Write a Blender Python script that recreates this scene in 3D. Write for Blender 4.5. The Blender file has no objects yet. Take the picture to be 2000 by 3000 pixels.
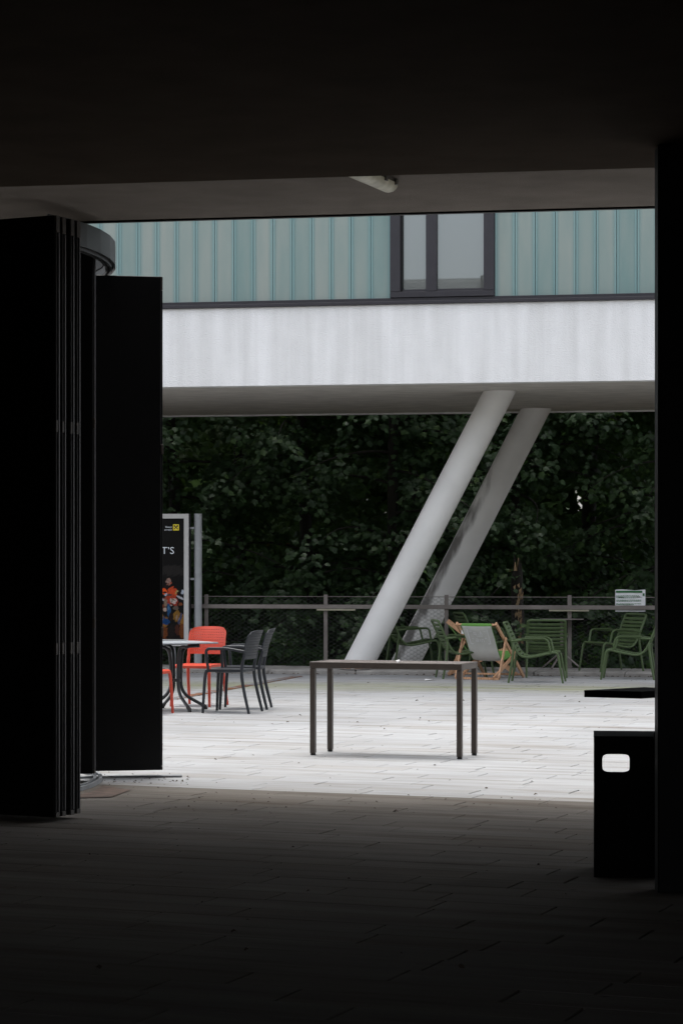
import bpy, bmesh, math, random
import numpy as np
from mathutils import Vector, Matrix

# ------------------------------------------------------------------ camera, sky, sun, exposure
SC = bpy.context.scene
COL = SC.collection
F = 85.0 / 36.0 * 3000.0          # focal length in photo pixels
HZ = 1660.0                       # horizon row in the photo
EYE = 1.51
R = math.radians

cam = bpy.data.cameras.new('camera')
cam.sensor_fit = 'VERTICAL'; cam.sensor_height = 36.0; cam.sensor_width = 24.0
cam.lens = 85.0; cam.shift_y = (HZ - 1500.0) / 3000.0
cam.clip_start = 0.1; cam.clip_end = 2000.0
camo = bpy.data.objects.new('camera', cam); COL.objects.link(camo)
camo.location = (0, 0, EYE); camo.rotation_euler = (R(90), 0, 0)
SC.camera = camo

SUN_EL, SUN_AZ = 79.0, 0.0        # almost overhead, from beyond the trees (+Y)
world = bpy.data.worlds.new('World'); SC.world = world; world.use_nodes = True
nt = world.node_tree; nt.nodes.clear()
sky = nt.nodes.new('ShaderNodeTexSky'); sky.sky_type = 'NISHITA'; sky.sun_disc = False
sky.sun_elevation = R(SUN_EL); sky.sun_rotation = R(SUN_AZ)
sky.air_density = 1.0; sky.dust_density = 4.0; sky.ozone_density = 1.0
hs = nt.nodes.new('ShaderNodeHueSaturation'); hs.inputs['Saturation'].default_value = 0.28
bgn = nt.nodes.new('ShaderNodeBackground'); bgn.inputs['Strength'].default_value = 0.15
won = nt.nodes.new('ShaderNodeOutputWorld')
nt.links.new(sky.outputs[0], hs.inputs['Color']); nt.links.new(hs.outputs[0], bgn.inputs['Color'])
nt.links.new(bgn.outputs[0], won.inputs['Surface'])

sl = bpy.data.lights.new('sun', 'SUN'); sl.energy = 0.5; sl.angle = R(14); sl.color = (1.0, 0.97, 0.92)
so = bpy.data.objects.new('sun', sl); COL.objects.link(so)
_d = Vector((math.sin(R(SUN_AZ)) * math.cos(R(SUN_EL)), math.cos(R(SUN_AZ)) * math.cos(R(SUN_EL)), math.sin(R(SUN_EL))))
so.rotation_euler = _d.to_track_quat('Z', 'Y').to_euler(); so.location = (0, 25, 30)

SC.view_settings.view_transform = 'Standard'; SC.view_settings.look = 'None'
SC.view_settings.exposure = 1.45; SC.view_settings.gamma = 1.0
SC.render.engine = 'CYCLES'
SC.cycles.use_denoising = True
SC.cycles.max_bounces = 10; SC.cycles.diffuse_bounces = 6; SC.cycles.glossy_bounces = 4
SC.cycles.transparent_max_bounces = 8; SC.cycles.sample_clamp_indirect = 6.0
SC.cycles.caustics_reflective = False; SC.cycles.caustics_refractive = False

# ------------------------------------------------------------------ helpers
random.seed(7); rng = np.random.default_rng(11)

def s2l(c):
    return tuple((x / 255.0 / 12.92) if x / 255.0 <= 0.04045 else ((x / 255.0 + 0.055) / 1.055) ** 2.4 for x in c)

def ground(px, py, h=0.0):
    """Photo pixel of a point at height h -> world (X, Y)."""
    y = F * (EYE - h) / (py - HZ)
    return (px - 1000.0) * y / F, y

def on_line(px, y0, yaw):
    """X, Y where the sight line of column px meets the vertical plane y = y0 - tan(yaw) x."""
    a = (px - 1000.0) / F
    y = y0 / (1.0 + a * math.tan(R(yaw)))
    return a * y, y

def hgt(py, y):
    return EYE + (HZ - py) * y / F

def mat(name, base, rough=0.6, metal=0.0, var=0.12, scale=6.0, bump=0.0, bscale=80.0, spec=0.5, stretch=(1, 1, 1), coat=0.0, tint=None):
    m = bpy.data.materials.new(name); m.use_nodes = True
    n = m.node_tree; b = n.nodes['Principled BSDF']
    b.inputs['Roughness'].default_value = rough; b.inputs['Metallic'].default_value = metal
    b.inputs['Specular IOR Level'].default_value = spec; b.inputs['Coat Weight'].default_value = coat
    tc = n.nodes.new('ShaderNodeTexCoord'); mp = n.nodes.new('ShaderNodeMapping'); mp.inputs['Scale'].default_value = stretch
    n.links.new(tc.outputs['Object'], mp.inputs['Vector'])
    no = n.nodes.new('ShaderNodeTexNoise'); no.inputs['Scale'].default_value = scale; no.inputs['Detail'].default_value = 7
    n.links.new(mp.outputs[0], no.inputs['Vector'])
    mx = n.nodes.new('ShaderNodeMix'); mx.data_type = 'RGBA'
    lo = tuple(max(0, c * (1 - var)) for c in base); hi = tuple(min(1, c * (1 + var)) for c in (tint or base))
    mx.inputs['A'].default_value = lo + (1,); mx.inputs['B'].default_value = hi + (1,)
    rp = n.nodes.new('ShaderNodeMapRange'); rp.inputs['From Min'].default_value = 0.3; rp.inputs['From Max'].default_value = 0.7
    n.links.new(no.outputs['Fac'], rp.inputs['Value']); n.links.new(rp.outputs[0], mx.inputs['Factor'])
    n.links.new(mx.outputs['Result'], b.inputs['Base Color'])
    if bump:
        n2 = n.nodes.new('ShaderNodeTexNoise'); n2.inputs['Scale'].default_value = bscale; n2.inputs['Detail'].default_value = 4
        n.links.new(mp.outputs[0], n2.inputs['Vector'])
        bp = n.nodes.new('ShaderNodeBump'); bp.inputs['Strength'].default_value = bump; bp.inputs['Distance'].default_value = 0.02
        n.links.new(n2.outputs['Fac'], bp.inputs['Height']); n.links.new(bp.outputs[0], b.inputs['Normal'])
    return m

class MB:
    """Collects verts and faces; build() links one mesh object."""
    def __init__(s): s.v = []; s.f = []; s.m = []
    def add(s, v, f, mi=0):
        o = len(s.v); s.v += [tuple(p) for p in v]; s.f += [tuple(i + o for i in q) for q in f]; s.m += [mi] * len(f); return s
    def box(s, x0, x1, y0, y1, z0, z1, mi=0):
        v = [(x0, y0, z0), (x1, y0, z0), (x1, y1, z0), (x0, y1, z0), (x0, y0, z1), (x1, y0, z1), (x1, y1, z1), (x0, y1, z1)]
        return s.add(v, [(3, 2, 1, 0), (4, 5, 6, 7), (0, 1, 5, 4), (1, 2, 6, 5), (2, 3, 7, 6), (3, 0, 4, 7)], mi)
    def bevbox(s, x0, x1, y0, y1, z0, z1, b=0.004, mi=0):
        """box with its long edges chamfered (all 12 edges)."""
        bm = bmesh.new(); bmesh.ops.create_cube(bm, size=1)
        for v in bm.verts:
            v.co = Vector(((x0 + x1) / 2 + v.co.x * (x1 - x0), (y0 + y1) / 2 + v.co.y * (y1 - y0), (z0 + z1) / 2 + v.co.z * (z1 - z0)))
        b = min(b, 0.45 * min(abs(x1 - x0), abs(y1 - y0), abs(z1 - z0)))
        bmesh.ops.bevel(bm, geom=list(bm.edges), offset=b, segments=1, affect='EDGES')
        bm.verts.index_update()
        s.add([v.co[:] for v in bm.verts], [[v.index for v in f.verts] for f in bm.faces], mi); bm.free(); return s
    def bar(s, p, q, w, h, up=(0, 0, 1), mi=0):
        """rectangular bar from p to q, w across, h along up."""
        p = Vector(p); q = Vector(q); d = (q - p).normalized(); u = Vector(up)
        a = d.cross(u)
        if a.length < 1e-4: a = d.cross(Vector((1, 0, 0)))
        a.normalize(); c = a.cross(d).normalized()
        v = []
        for e in (p, q):
            for (i, j) in ((-1, -1), (1, -1), (1, 1), (-1, 1)): v.append(e + a * i * w / 2 + c * j * h / 2)
        return s.add(v, [(3, 2, 1, 0), (4, 5, 6, 7), (0, 1, 5, 4), (1, 2, 6, 5), (2, 3, 7, 6), (3, 0, 4, 7)], mi)
    def tube(s, pts, r, n=8, flat=1.0, mi=0):
        """tube along pts; r number or list; flat squashes along the world-up side."""
        P = [Vector(p) for p in pts]; k = len(P); rr = r if isinstance(r, (list, tuple)) else [r] * k
        T = []
        for i in range(k):
            T.append((P[min(i + 1, k - 1)] - P[max(i - 1, 0)]).normalized())
        ref = Vector((0, 0, 1)) if abs(T[0].z) < 0.9 else Vector((0, 1, 0))
        a = T[0].cross(ref).normalized(); v = []
        for i in range(k):
            a = (a - T[i] * a.dot(T[i])).normalized(); c = T[i].cross(a)
            for j in range(n):
                t = 2 * math.pi * j / n
                v.append(P[i] + a * math.cos(t) * rr[i] + c * math.sin(t) * rr[i] * flat)
        f = [(i * n + j, i * n + (j + 1) % n, (i + 1) * n + (j + 1) % n, (i + 1) * n + j) for i in range(k - 1) for j in range(n)]
        f += [tuple(reversed(range(n))), tuple(range((k - 1) * n, k * n))]
        return s.add(v, f, mi)
    def build(s, name, mats, parent=None, smooth=False):
        me = bpy.data.meshes.new(name); me.from_pydata(s.v, [], s.f)
        if not isinstance(mats, (list, tuple)): mats = [mats]
        for m in mats: me.materials.append(m)
        if len(mats) > 1: me.polygons.foreach_set('material_index', s.m)
        bm = bmesh.new(); bm.from_mesh(me); bmesh.ops.recalc_face_normals(bm, faces=bm.faces); bm.to_mesh(me); bm.free()
        if smooth:
            me.polygons.foreach_set('use_smooth', [True] * len(me.polygons))
            me.set_sharp_from_angle(angle=R(40))
        me.update()
        return link(bpy.data.objects.new(name, me), parent)

def link(o, parent=None):
    COL.objects.link(o)
    if parent is not None: o.parent = parent
    return o

def tag(o, label=None, cat=None, group=None, kind=None):
    if label: o['label'] = label
    if cat: o['category'] = cat
    if group: o['group'] = group
    if kind: o['kind'] = kind
    return o

def empty(name, loc=(0, 0, 0), rz=0.0):
    o = bpy.data.objects.new(name, None); o.empty_display_size = 0.1
    COL.objects.link(o); o.location = loc; o.rotation_euler = (0, 0, rz); return o

def copy_tree(o, parent=None):
    c = o.copy(); COL.objects.link(c)
    if parent is not None: c.parent = parent
    for ch in list(o.children): copy_tree(ch, c)
    return c

def spline(pts, n=6):
    """Catmull-Rom through pts."""
    P = [Vector(p) for p in pts]; P = [P[0] * 2 - P[1]] + P + [P[-1] * 2 - P[-2]]; out = []
    for i in range(1, len(P) - 2):
        for k in range(n):
            t = k / n; a, b, c, d = P[i - 1], P[i], P[i + 1], P[i + 2]
            out.append(0.5 * ((2 * b) + (c - a) * t + (2 * a - 5 * b + 4 * c - d) * t * t + (3 * b - 3 * c + d - a) * t ** 3))
    out.append(P[-2]); return out

def bend(pts, r=0.05, n=5):
    """polyline with its inner corners rounded at radius-like distance r."""
    P = [Vector(p) for p in pts]; out = [P[0]]
    for i in range(1, len(P) - 1):
        a = P[i] + (P[i - 1] - P[i]).normalized() * min(r, (P[i - 1] - P[i]).length * 0.48)
        b = P[i] + (P[i + 1] - P[i]).normalized() * min(r, (P[i + 1] - P[i]).length * 0.48)
        for k in range(n + 1):
            t = k / n; out.append((1 - t) ** 2 * a + 2 * t * (1 - t) * P[i] + t * t * b)
    out.append(P[-1]); return out

def text_mesh(body, size, thick=0.0):
    c = bpy.data.curves.new('lettering', 'FONT'); c.body = body; c.size = size; c.extrude = thick; c.resolution_u = 3
    o = bpy.data.objects.new('lettering', c); COL.objects.link(o)
    dg = bpy.context.evaluated_depsgraph_get(); dg.update()
    me = bpy.data.meshes.new_from_object(o.evaluated_get(dg))
    bpy.data.objects.remove(o); bpy.data.curves.remove(c)
    return me

# ------------------------------------------------------------------ materials
M = {}
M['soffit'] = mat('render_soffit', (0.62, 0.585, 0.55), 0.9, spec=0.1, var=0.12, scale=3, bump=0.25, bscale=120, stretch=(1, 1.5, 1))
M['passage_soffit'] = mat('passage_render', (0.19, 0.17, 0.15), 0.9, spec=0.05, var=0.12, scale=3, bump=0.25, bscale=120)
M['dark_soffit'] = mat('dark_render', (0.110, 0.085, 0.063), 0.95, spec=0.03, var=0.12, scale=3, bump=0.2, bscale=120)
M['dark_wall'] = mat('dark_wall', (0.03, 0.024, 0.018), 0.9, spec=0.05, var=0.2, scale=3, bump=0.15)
M['black_paint'] = mat('black_painted_metal', (0.006, 0.006, 0.0065), 0.5, var=0.2, scale=4, spec=0.16)
M['black_matte'] = mat('black_matte_metal', (0.008, 0.008, 0.008), 0.9, var=0.2, scale=4, spec=0.08)
M['panel_edge'] = mat('anodised_edge', (0.085, 0.083, 0.085), 0.45, metal=0.3, var=0.15, scale=9, stretch=(1, 1, 0.1))
M['rail_grey'] = mat('rail_grey', (0.22, 0.23, 0.24), 0.5, metal=0.3, var=0.15)
M['cap_brown'] = mat('cap_brown', (0.045, 0.036, 0.028), 0.6, var=0.4, scale=20)
M['rail_dark'] = mat('rail_dark', (0.030, 0.032, 0.033), 0.5, metal=0.2, var=0.2)
M['facade_out'] = mat('facade_render', (0.5, 0.5, 0.49), 0.9, var=0.08)
M['mortar'] = mat('joint_sand', (0.085, 0.075, 0.065), 0.95, var=0.35, scale=3, bump=0.3)
M['kerbstone'] = mat('kerb_concrete', (0.30, 0.285, 0.265), 0.9, var=0.3, scale=4, bump=0.4, bscale=60)
M['window_frame'] = mat('window_frame', (0.024, 0.022, 0.028), 0.45, var=0.12, metal=0.1)
M['taupe'] = mat('taupe_powder_coat', (0.066, 0.052, 0.043), 0.42, var=0.1, scale=20)
M['taupe_sky_sheen'] = mat('taupe_sky_sheen', (0.16, 0.135, 0.12), 0.3, var=0.3, scale=14, spec=0.6)  # paler taupe for the slats: sky reflection put into the colour
M['black_rubber'] = mat('black_rubber', (0.012, 0.012, 0.012), 0.7)
M['fence_metal'] = mat('fence_metal', (0.20, 0.178, 0.163), 0.5, metal=0.2, var=0.25, scale=2.5, stretch=(1, 1, 1))
M['wire'] = mat('wire', (0.06, 0.06, 0.06), 0.5, metal=0.5)
M['pale_bar'] = mat('pale_bar', (0.36, 0.34, 0.25), 0.6, var=0.15)
M['red'] = mat('red_resin', (0.52, 0.052, 0.022), 0.42, var=0.06, scale=10, spec=0.5)
M['anthracite'] = mat('anthracite_resin', (0.013, 0.016, 0.021), 0.5, var=0.10, scale=10, spec=0.45)
M['green'] = mat('green_resin', (0.060, 0.096, 0.034), 0.5, var=0.10, scale=10, spec=0.45)
M['wood'] = mat('beech_wood', (0.42, 0.225, 0.12), 0.55, var=0.25, scale=9, stretch=(6, 6, 1), tint=(0.50, 0.29, 0.165))
M['canvas'] = mat('pale_canvas', (0.60, 0.61, 0.585), 0.9, var=0.10, scale=5, bump=0.2, bscale=300)
M['canvas_ink'] = mat('ghost_print', (0.74, 0.75, 0.76), 0.9, var=0.05)
M['canvas_green'] = mat('green_canvas', (0.095, 0.235, 0.045), 0.85, var=0.10, scale=5, bump=0.2, bscale=300)
M['table_tube'] = mat('dark_tube', (0.030, 0.032, 0.035), 0.4, var=0.15, metal=0.2)
M['table_top'] = mat('pale_tabletop', (0.38, 0.41, 0.43), 0.3, var=0.06)
M['alu_frame'] = mat('aluminium_frame', (0.58, 0.57, 0.56), 0.5, metal=0.25, var=0.05)
M['post_grey'] = mat('galvanised_post', (0.36, 0.375, 0.39), 0.5, metal=0.3, var=0.12, scale=5)
M['print_white'] = mat('print_white', (0.80, 0.84, 0.90), 0.5, var=0.02)
M['print_grey'] = mat('print_grey', (0.30, 0.31, 0.36), 0.5, var=0.05)
M['print_navy'] = mat('print_navy', (0.05, 0.055, 0.10), 0.5, var=0.05)
M['print_yellow'] = mat('print_yellow', (0.85, 0.66, 0.03), 0.5, var=0.03)
M['print_black'] = mat('print_black', (0.012, 0.012, 0.012), 0.5, var=0.05)
M['paper'] = mat('paper', (0.74, 0.75, 0.77), 0.6, var=0.05, scale=12, bump=0.3, bscale=9)
M['print_green'] = mat('print_green', (0.03, 0.15, 0.05), 0.5, var=0.2)
M['soil'] = mat('woodland_soil', (0.035, 0.028, 0.018), 0.95, var=0.4, scale=2, bump=0.6, bscale=12)
M['bark'] = mat('bark', (0.018, 0.016, 0.013), 0.95, var=0.4, scale=5, bump=0.8, bscale=14, stretch=(1, 1, 0.25))
M['torn_wood'] = mat('torn_wood', (0.34, 0.24, 0.14), 0.9, var=0.3, scale=12, stretch=(1, 1, 0.2))
M['litter'] = mat('dry_litter', (0.06, 0.042, 0.03), 0.9, var=0.5, scale=2)
M['white_bit'] = mat('white_scrap', (0.8, 0.8, 0.8), 0.7)
M['lamp_diffuser'] = mat('yellowed_diffuser', (0.55, 0.52, 0.34), 0.35, var=0.25, scale=9, tint=(0.66, 0.64, 0.50))
M['lamp_base'] = mat('lamp_base', (0.14, 0.13, 0.11), 0.5, var=0.2)
M['clay'] = mat('old_cover_plate', (0.09, 0.06, 0.045), 0.8, var=0.4, scale=12)

def plaster_material():
    """white render with vertical run-off marks and a dusty upper edge."""
    m = mat('white_render', (0.86, 0.86, 0.86), 0.92, var=0.03, scale=2.5, bump=0.5, bscale=55)
    n = m.node_tree; b = n.nodes['Principled BSDF']; src = b.inputs['Base Color'].links[0].from_socket
    tc = n.nodes.new('ShaderNodeTexCoord'); mp = n.nodes.new('ShaderNodeMapping'); mp.inputs['Scale'].default_value = (2.3, 1, 0.16)
    n.links.new(tc.outputs['Object'], mp.inputs['Vector'])
    no = n.nodes.new('ShaderNodeTexNoise'); no.inputs['Scale'].default_value = 2.2; no.inputs['Detail'].default_value = 4
    n.links.new(mp.outputs[0], no.inputs['Vector'])
    cr = n.nodes.new('ShaderNodeValToRGB'); cr.color_ramp.elements[0].position = 0.35; cr.color_ramp.elements[1].position = 0.68
    cr.color_ramp.elements[0].color = (0.90, 0.897, 0.89, 1); cr.color_ramp.elements[1].color = (1.04, 1.04, 1.04, 1)
    n.links.new(no.outputs['Fac'], cr.inputs[0])
    mu = n.nodes.new('ShaderNodeMix'); mu.data_type = 'RGBA'; mu.blend_type = 'MULTIPLY'; mu.inputs['Factor'].default_value = 1
    n.links.new(src, mu.inputs['A']); n.links.new(cr.outputs[0], mu.inputs['B'])
    n.links.new(mu.outputs['Result'], b.inputs['Base Color'])
    return m
M['plaster'] = plaster_material()

def column_material():
    """painted steel tube: grey white, dark grime streaks along the tube, rust stain at the foot."""
    m = mat('painted_column', (0.78, 0.77, 0.755), 0.55, var=0.06, scale=2, bump=0.05, bscale=40)
    n = m.node_tree; b = n.nodes['Principled BSDF']; src = b.inputs['Base Color'].links[0].from_socket
    tc = n.nodes.new('ShaderNodeTexCoord')
    mp = n.nodes.new('ShaderNodeMapping'); mp.inputs['Scale'].default_value = (5, 5, 0.55)
    n.links.new(tc.outputs['Object'], mp.inputs['Vector'])
    no = n.nodes.new('ShaderNodeTexNoise'); no.inputs['Scale'].default_value = 1.5; no.inputs['Detail'].default_value = 8
    n.links.new(mp.outputs[0], no.inputs['Vector'])
    at = n.nodes.new('ShaderNodeAttribute'); at.attribute_name = 'grime'
    ad = n.nodes.new('ShaderNodeMath'); ad.operation = 'MULTIPLY_ADD'; ad.inputs[1].default_value = 1.0
    n.links.new(no.outputs['Fac'], ad.inputs[0]); n.links.new(at.outputs['Fac'], ad.inputs[2])
    cr = n.nodes.new('ShaderNodeValToRGB'); cr.color_ramp.elements[0].position = 0.88; cr.color_ramp.elements[1].position = 1.25
    cr.color_ramp.elements[0].position = 0.66; cr.color_ramp.elements[1].position = 1.0
    cr.color_ramp.elements[0].color = (0, 0, 0, 1); cr.color_ramp.elements[1].color = (0.85, 0.85, 0.85, 1)
    n.links.new(ad.outputs[0], cr.inputs[0])
    m1 = n.nodes.new('ShaderNodeMix'); m1.data_type = 'RGBA'; m1.inputs['B'].default_value = (0.07, 0.062, 0.055, 1)
    n.links.new(cr.outputs[0], m1.inputs['Factor']); n.links.new(src, m1.inputs['A'])
    ar = n.nodes.new('ShaderNodeAttribute'); ar.attribute_name = 'rust'
    n3 = n.nodes.new('ShaderNodeTexNoise'); n3.inputs['Scale'].default_value = 11; n3.inputs['Detail'].default_value = 8
    n.links.new(tc.outputs['Object'], n3.inputs['Vector'])
    a3 = n.nodes.new('ShaderNodeMath'); a3.operation = 'MULTIPLY'
    n.links.new(n3.outputs['Fac'], a3.inputs[0]); n.links.new(ar.outputs['Fac'], a3.inputs[1])
    c3 = n.nodes.new('ShaderNodeValToRGB'); c3.color_ramp.elements[0].position = 0.42; c3.color_ramp.elements[1].position = 0.55
    n.links.new(a3.outputs[0], c3.inputs[0])
    m2 = n.nodes.new('ShaderNodeMix'); m2.data_type = 'RGBA'; m2.inputs['B'].default_value = (0.33, 0.13, 0.035, 1)
    n.links.new(c3.outputs[0], m2.inputs['Factor']); n.links.new(m1.outputs['Result'], m2.inputs['A'])
    n.links.new(m2.outputs['Result'], b.inputs['Base Color'])
    return m
M['column'] = column_material()

ROW_ORIGIN = ground(900, 2320); YAW_PAVE = 21.0; YAW_B = 10.4; YAW_K = 11.0
KERB_Y = 33.9
def paving_material(name, use_attr):
    """pale concrete slabs: streaks along the rows, tone per slab, algae band by the kerb, darker brown tone under the roof."""
    m = bpy.data.materials.new(name); m.use_nodes = True; n = m.node_tree; L = n.links.new
    b = n.nodes['Principled BSDF']; b.inputs['Roughness'].default_value = 0.85; b.inputs['Specular IOR Level'].default_value = 0.03
    ge = n.nodes.new('ShaderNodeNewGeometry')
    mp = n.nodes.new('ShaderNodeMapping'); mp.inputs['Rotation'].default_value = (0, 0, R(YAW_PAVE))
    L(ge.outputs['Position'], mp.inputs['Vector'])
    ms = n.nodes.new('ShaderNodeMapping'); ms.inputs['Scale'].default_value = (0.55, 5.0, 1)
    L(mp.outputs[0], ms.inputs['Vector'])
    n1 = n.nodes.new('ShaderNodeTexNoise'); n1.inputs['Scale'].default_value = 1.1; n1.inputs['Detail'].default_value = 8; n1.inputs['Roughness'].default_value = 0.65
    L(ms.outputs[0], n1.inputs['Vector'])
    c1 = n.nodes.new('ShaderNodeValToRGB'); e = c1.color_ramp.elements
    e[0].position = 0.30; e[0].color = (0.215, 0.20, 0.182, 1); e[1].position = 0.66; e[1].color = (0.352, 0.362, 0.370, 1)
    x = e.new(0.47); x.color = (0.308, 0.311, 0.312, 1)
    L(n1.outputs['Fac'], c1.inputs[0])
    if use_attr:
        at = n.nodes.new('ShaderNodeAttribute'); at.attribute_name = 'tone'; fac = at.outputs['Fac']
    else:
        oi = n.nodes.new('ShaderNodeObjectInfo'); fac = oi.outputs['Random']
    tr = n.nodes.new('ShaderNodeValToRGB'); q = tr.color_ramp.elements
    q[0].color = (0.94, 0.915, 0.885, 1); q[1].color = (1.03, 1.03, 1.03, 1); w = q.new(0.25); w.color = (0.985, 0.98, 0.975, 1)
    L(fac, tr.inputs[0])
    mu = n.nodes.new('ShaderNodeMix'); mu.data_type = 'RGBA'; mu.blend_type = 'MULTIPLY'; mu.inputs['Factor'].default_value = 1
    L(c1.outputs[0], mu.inputs['A']); L(tr.outputs[0], mu.inputs['B'])
    # algae: band about two metres before the kerb, broken up by noise
    mk = n.nodes.new('ShaderNodeMapping'); mk.inputs['Rotation'].default_value = (0, 0, R(YAW_K))
    L(ge.outputs['Position'], mk.inputs['Vector'])
    sx = n.nodes.new('ShaderNodeSeparateXYZ'); L(mk.outputs[0], sx.inputs[0])
    kc = KERB_Y * math.cos(R(YAW_K))
    sb = n.nodes.new('ShaderNodeMath'); sb.operation = 'SUBTRACT'; sb.inputs[1].default_value = kc - 3.3; L(sx.outputs['Y'], sb.inputs[0])
    ab = n.nodes.new('ShaderNodeMath'); ab.operation = 'ABSOLUTE'; L(sb.outputs[0], ab.inputs[0])
    mr = n.nodes.new('ShaderNodeMapRange'); mr.inputs['From Min'].default_value = 0.1; mr.inputs['From Max'].default_value = 2.1
    mr.inputs['To Min'].default_value = 0.62; mr.inputs['To Max'].default_value = 0.0; L(ab.outputs[0], mr.inputs['Value'])
    ng = n.nodes.new('ShaderNodeTexNoise'); ng.inputs['Scale'].default_value = 0.9; ng.inputs['Detail'].default_value = 9
    mg = n.nodes.new('ShaderNodeMapping'); mg.inputs['Scale'].default_value = (0.6, 3, 1); L(mp.outputs[0], mg.inputs['Vector']); L(mg.outputs[0], ng.inputs['Vector'])
    am = n.nodes.new('ShaderNodeMath'); am.operation = 'MULTIPLY'; L(mr.outputs[0], am.inputs[0]); L(ng.outputs['Fac'], am.inputs[1])
    gr = n.nodes.new('ShaderNodeMapRange'); gr.inputs['From Min'].default_value = 0.10; gr.inputs['From Max'].default_value = 0.40; L(am.outputs[0], gr.inputs['Value'])
    m2 = n.nodes.new('ShaderNodeMix'); m2.data_type = 'RGBA'; m2.inputs['B'].default_value = (0.25, 0.255, 0.17, 1)
    L(gr.outputs[0], m2.inputs['Factor']); L(mu.outputs['Result'], m2.inputs['A'])
    # darker, browner slabs, from one row inwards under the roof
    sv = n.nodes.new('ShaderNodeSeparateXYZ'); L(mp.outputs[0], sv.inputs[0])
    v0 = ROW_ORIGIN[0] * math.sin(R(YAW_PAVE)) + ROW_ORIGIN[1] * math.cos(R(YAW_PAVE))
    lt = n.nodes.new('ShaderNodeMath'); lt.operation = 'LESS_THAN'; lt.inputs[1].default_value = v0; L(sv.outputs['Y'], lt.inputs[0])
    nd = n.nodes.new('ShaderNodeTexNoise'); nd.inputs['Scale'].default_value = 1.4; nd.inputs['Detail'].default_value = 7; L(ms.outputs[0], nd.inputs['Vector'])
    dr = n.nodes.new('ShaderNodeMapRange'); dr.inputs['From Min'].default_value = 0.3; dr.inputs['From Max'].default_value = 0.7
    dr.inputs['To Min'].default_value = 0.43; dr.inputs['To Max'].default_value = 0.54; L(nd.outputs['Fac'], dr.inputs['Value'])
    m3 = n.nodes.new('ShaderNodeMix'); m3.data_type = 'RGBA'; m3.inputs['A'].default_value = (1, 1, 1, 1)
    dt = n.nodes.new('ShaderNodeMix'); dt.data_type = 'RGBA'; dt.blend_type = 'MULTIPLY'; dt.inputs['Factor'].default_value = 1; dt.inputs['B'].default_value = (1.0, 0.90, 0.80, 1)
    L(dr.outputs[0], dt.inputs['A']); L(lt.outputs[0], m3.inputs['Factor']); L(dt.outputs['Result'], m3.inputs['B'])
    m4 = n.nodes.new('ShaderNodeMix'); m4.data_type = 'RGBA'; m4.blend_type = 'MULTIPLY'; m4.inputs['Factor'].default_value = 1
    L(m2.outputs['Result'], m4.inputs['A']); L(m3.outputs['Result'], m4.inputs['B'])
    vo = n.nodes.new('ShaderNodeTexVoronoi'); vo.inputs['Scale'].default_value = 2.3; L(ge.outputs['Position'], vo.inputs['Vector'])
    vs_ = n.nodes.new('ShaderNodeMapRange'); vs_.inputs['From Min'].default_value = 0.03; vs_.inputs['From Max'].default_value = 0.055; vs_.inputs['To Min'].default_value = 0.62; vs_.inputs['To Max'].default_value = 1.0; L(vo.outputs['Distance'], vs_.inputs['Value'])
    nl = n.nodes.new('ShaderNodeTexNoise'); nl.inputs['Scale'].default_value = 0.35; nl.inputs['Detail'].default_value = 6; L(ge.outputs['Position'], nl.inputs['Vector'])
    ns = n.nodes.new('ShaderNodeMapRange'); ns.inputs['From Min'].default_value = 0.35; ns.inputs['From Max'].default_value = 0.6; ns.inputs['To Min'].default_value = 0.86; ns.inputs['To Max'].default_value = 1.04; L(nl.outputs['Fac'], ns.inputs['Value'])
    vm = n.nodes.new('ShaderNodeMath'); vm.operation = 'MULTIPLY'; L(vs_.outputs[0], vm.inputs[0]); L(ns.outputs[0], vm.inputs[1])
    m5 = n.nodes.new('ShaderNodeMix'); m5.data_type = 'RGBA'; m5.blend_type = 'MULTIPLY'; m5.inputs['Factor'].default_value = 1
    L(m4.outputs['Result'], m5.inputs['A']); L(vm.outputs[0], m5.inputs['B']); L(m5.outputs['Result'], b.inputs['Base Color'])
    nb = n.nodes.new('ShaderNodeTexNoise'); nb.inputs['Scale'].default_value = 45; nb.inputs['Detail'].default_value = 5; L(ge.outputs['Position'], nb.inputs['Vector'])
    bp = n.nodes.new('ShaderNodeBump'); bp.inputs['Strength'].default_value = 0.25; bp.inputs['Distance'].default_value = 0.008
    L(nb.outputs['Fac'], bp.inputs['Height']); L(bp.outputs[0], b.inputs['Normal'])
    return m
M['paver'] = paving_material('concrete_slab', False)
M['paver_joined'] = paving_material('concrete_slab_far', True)

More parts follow.
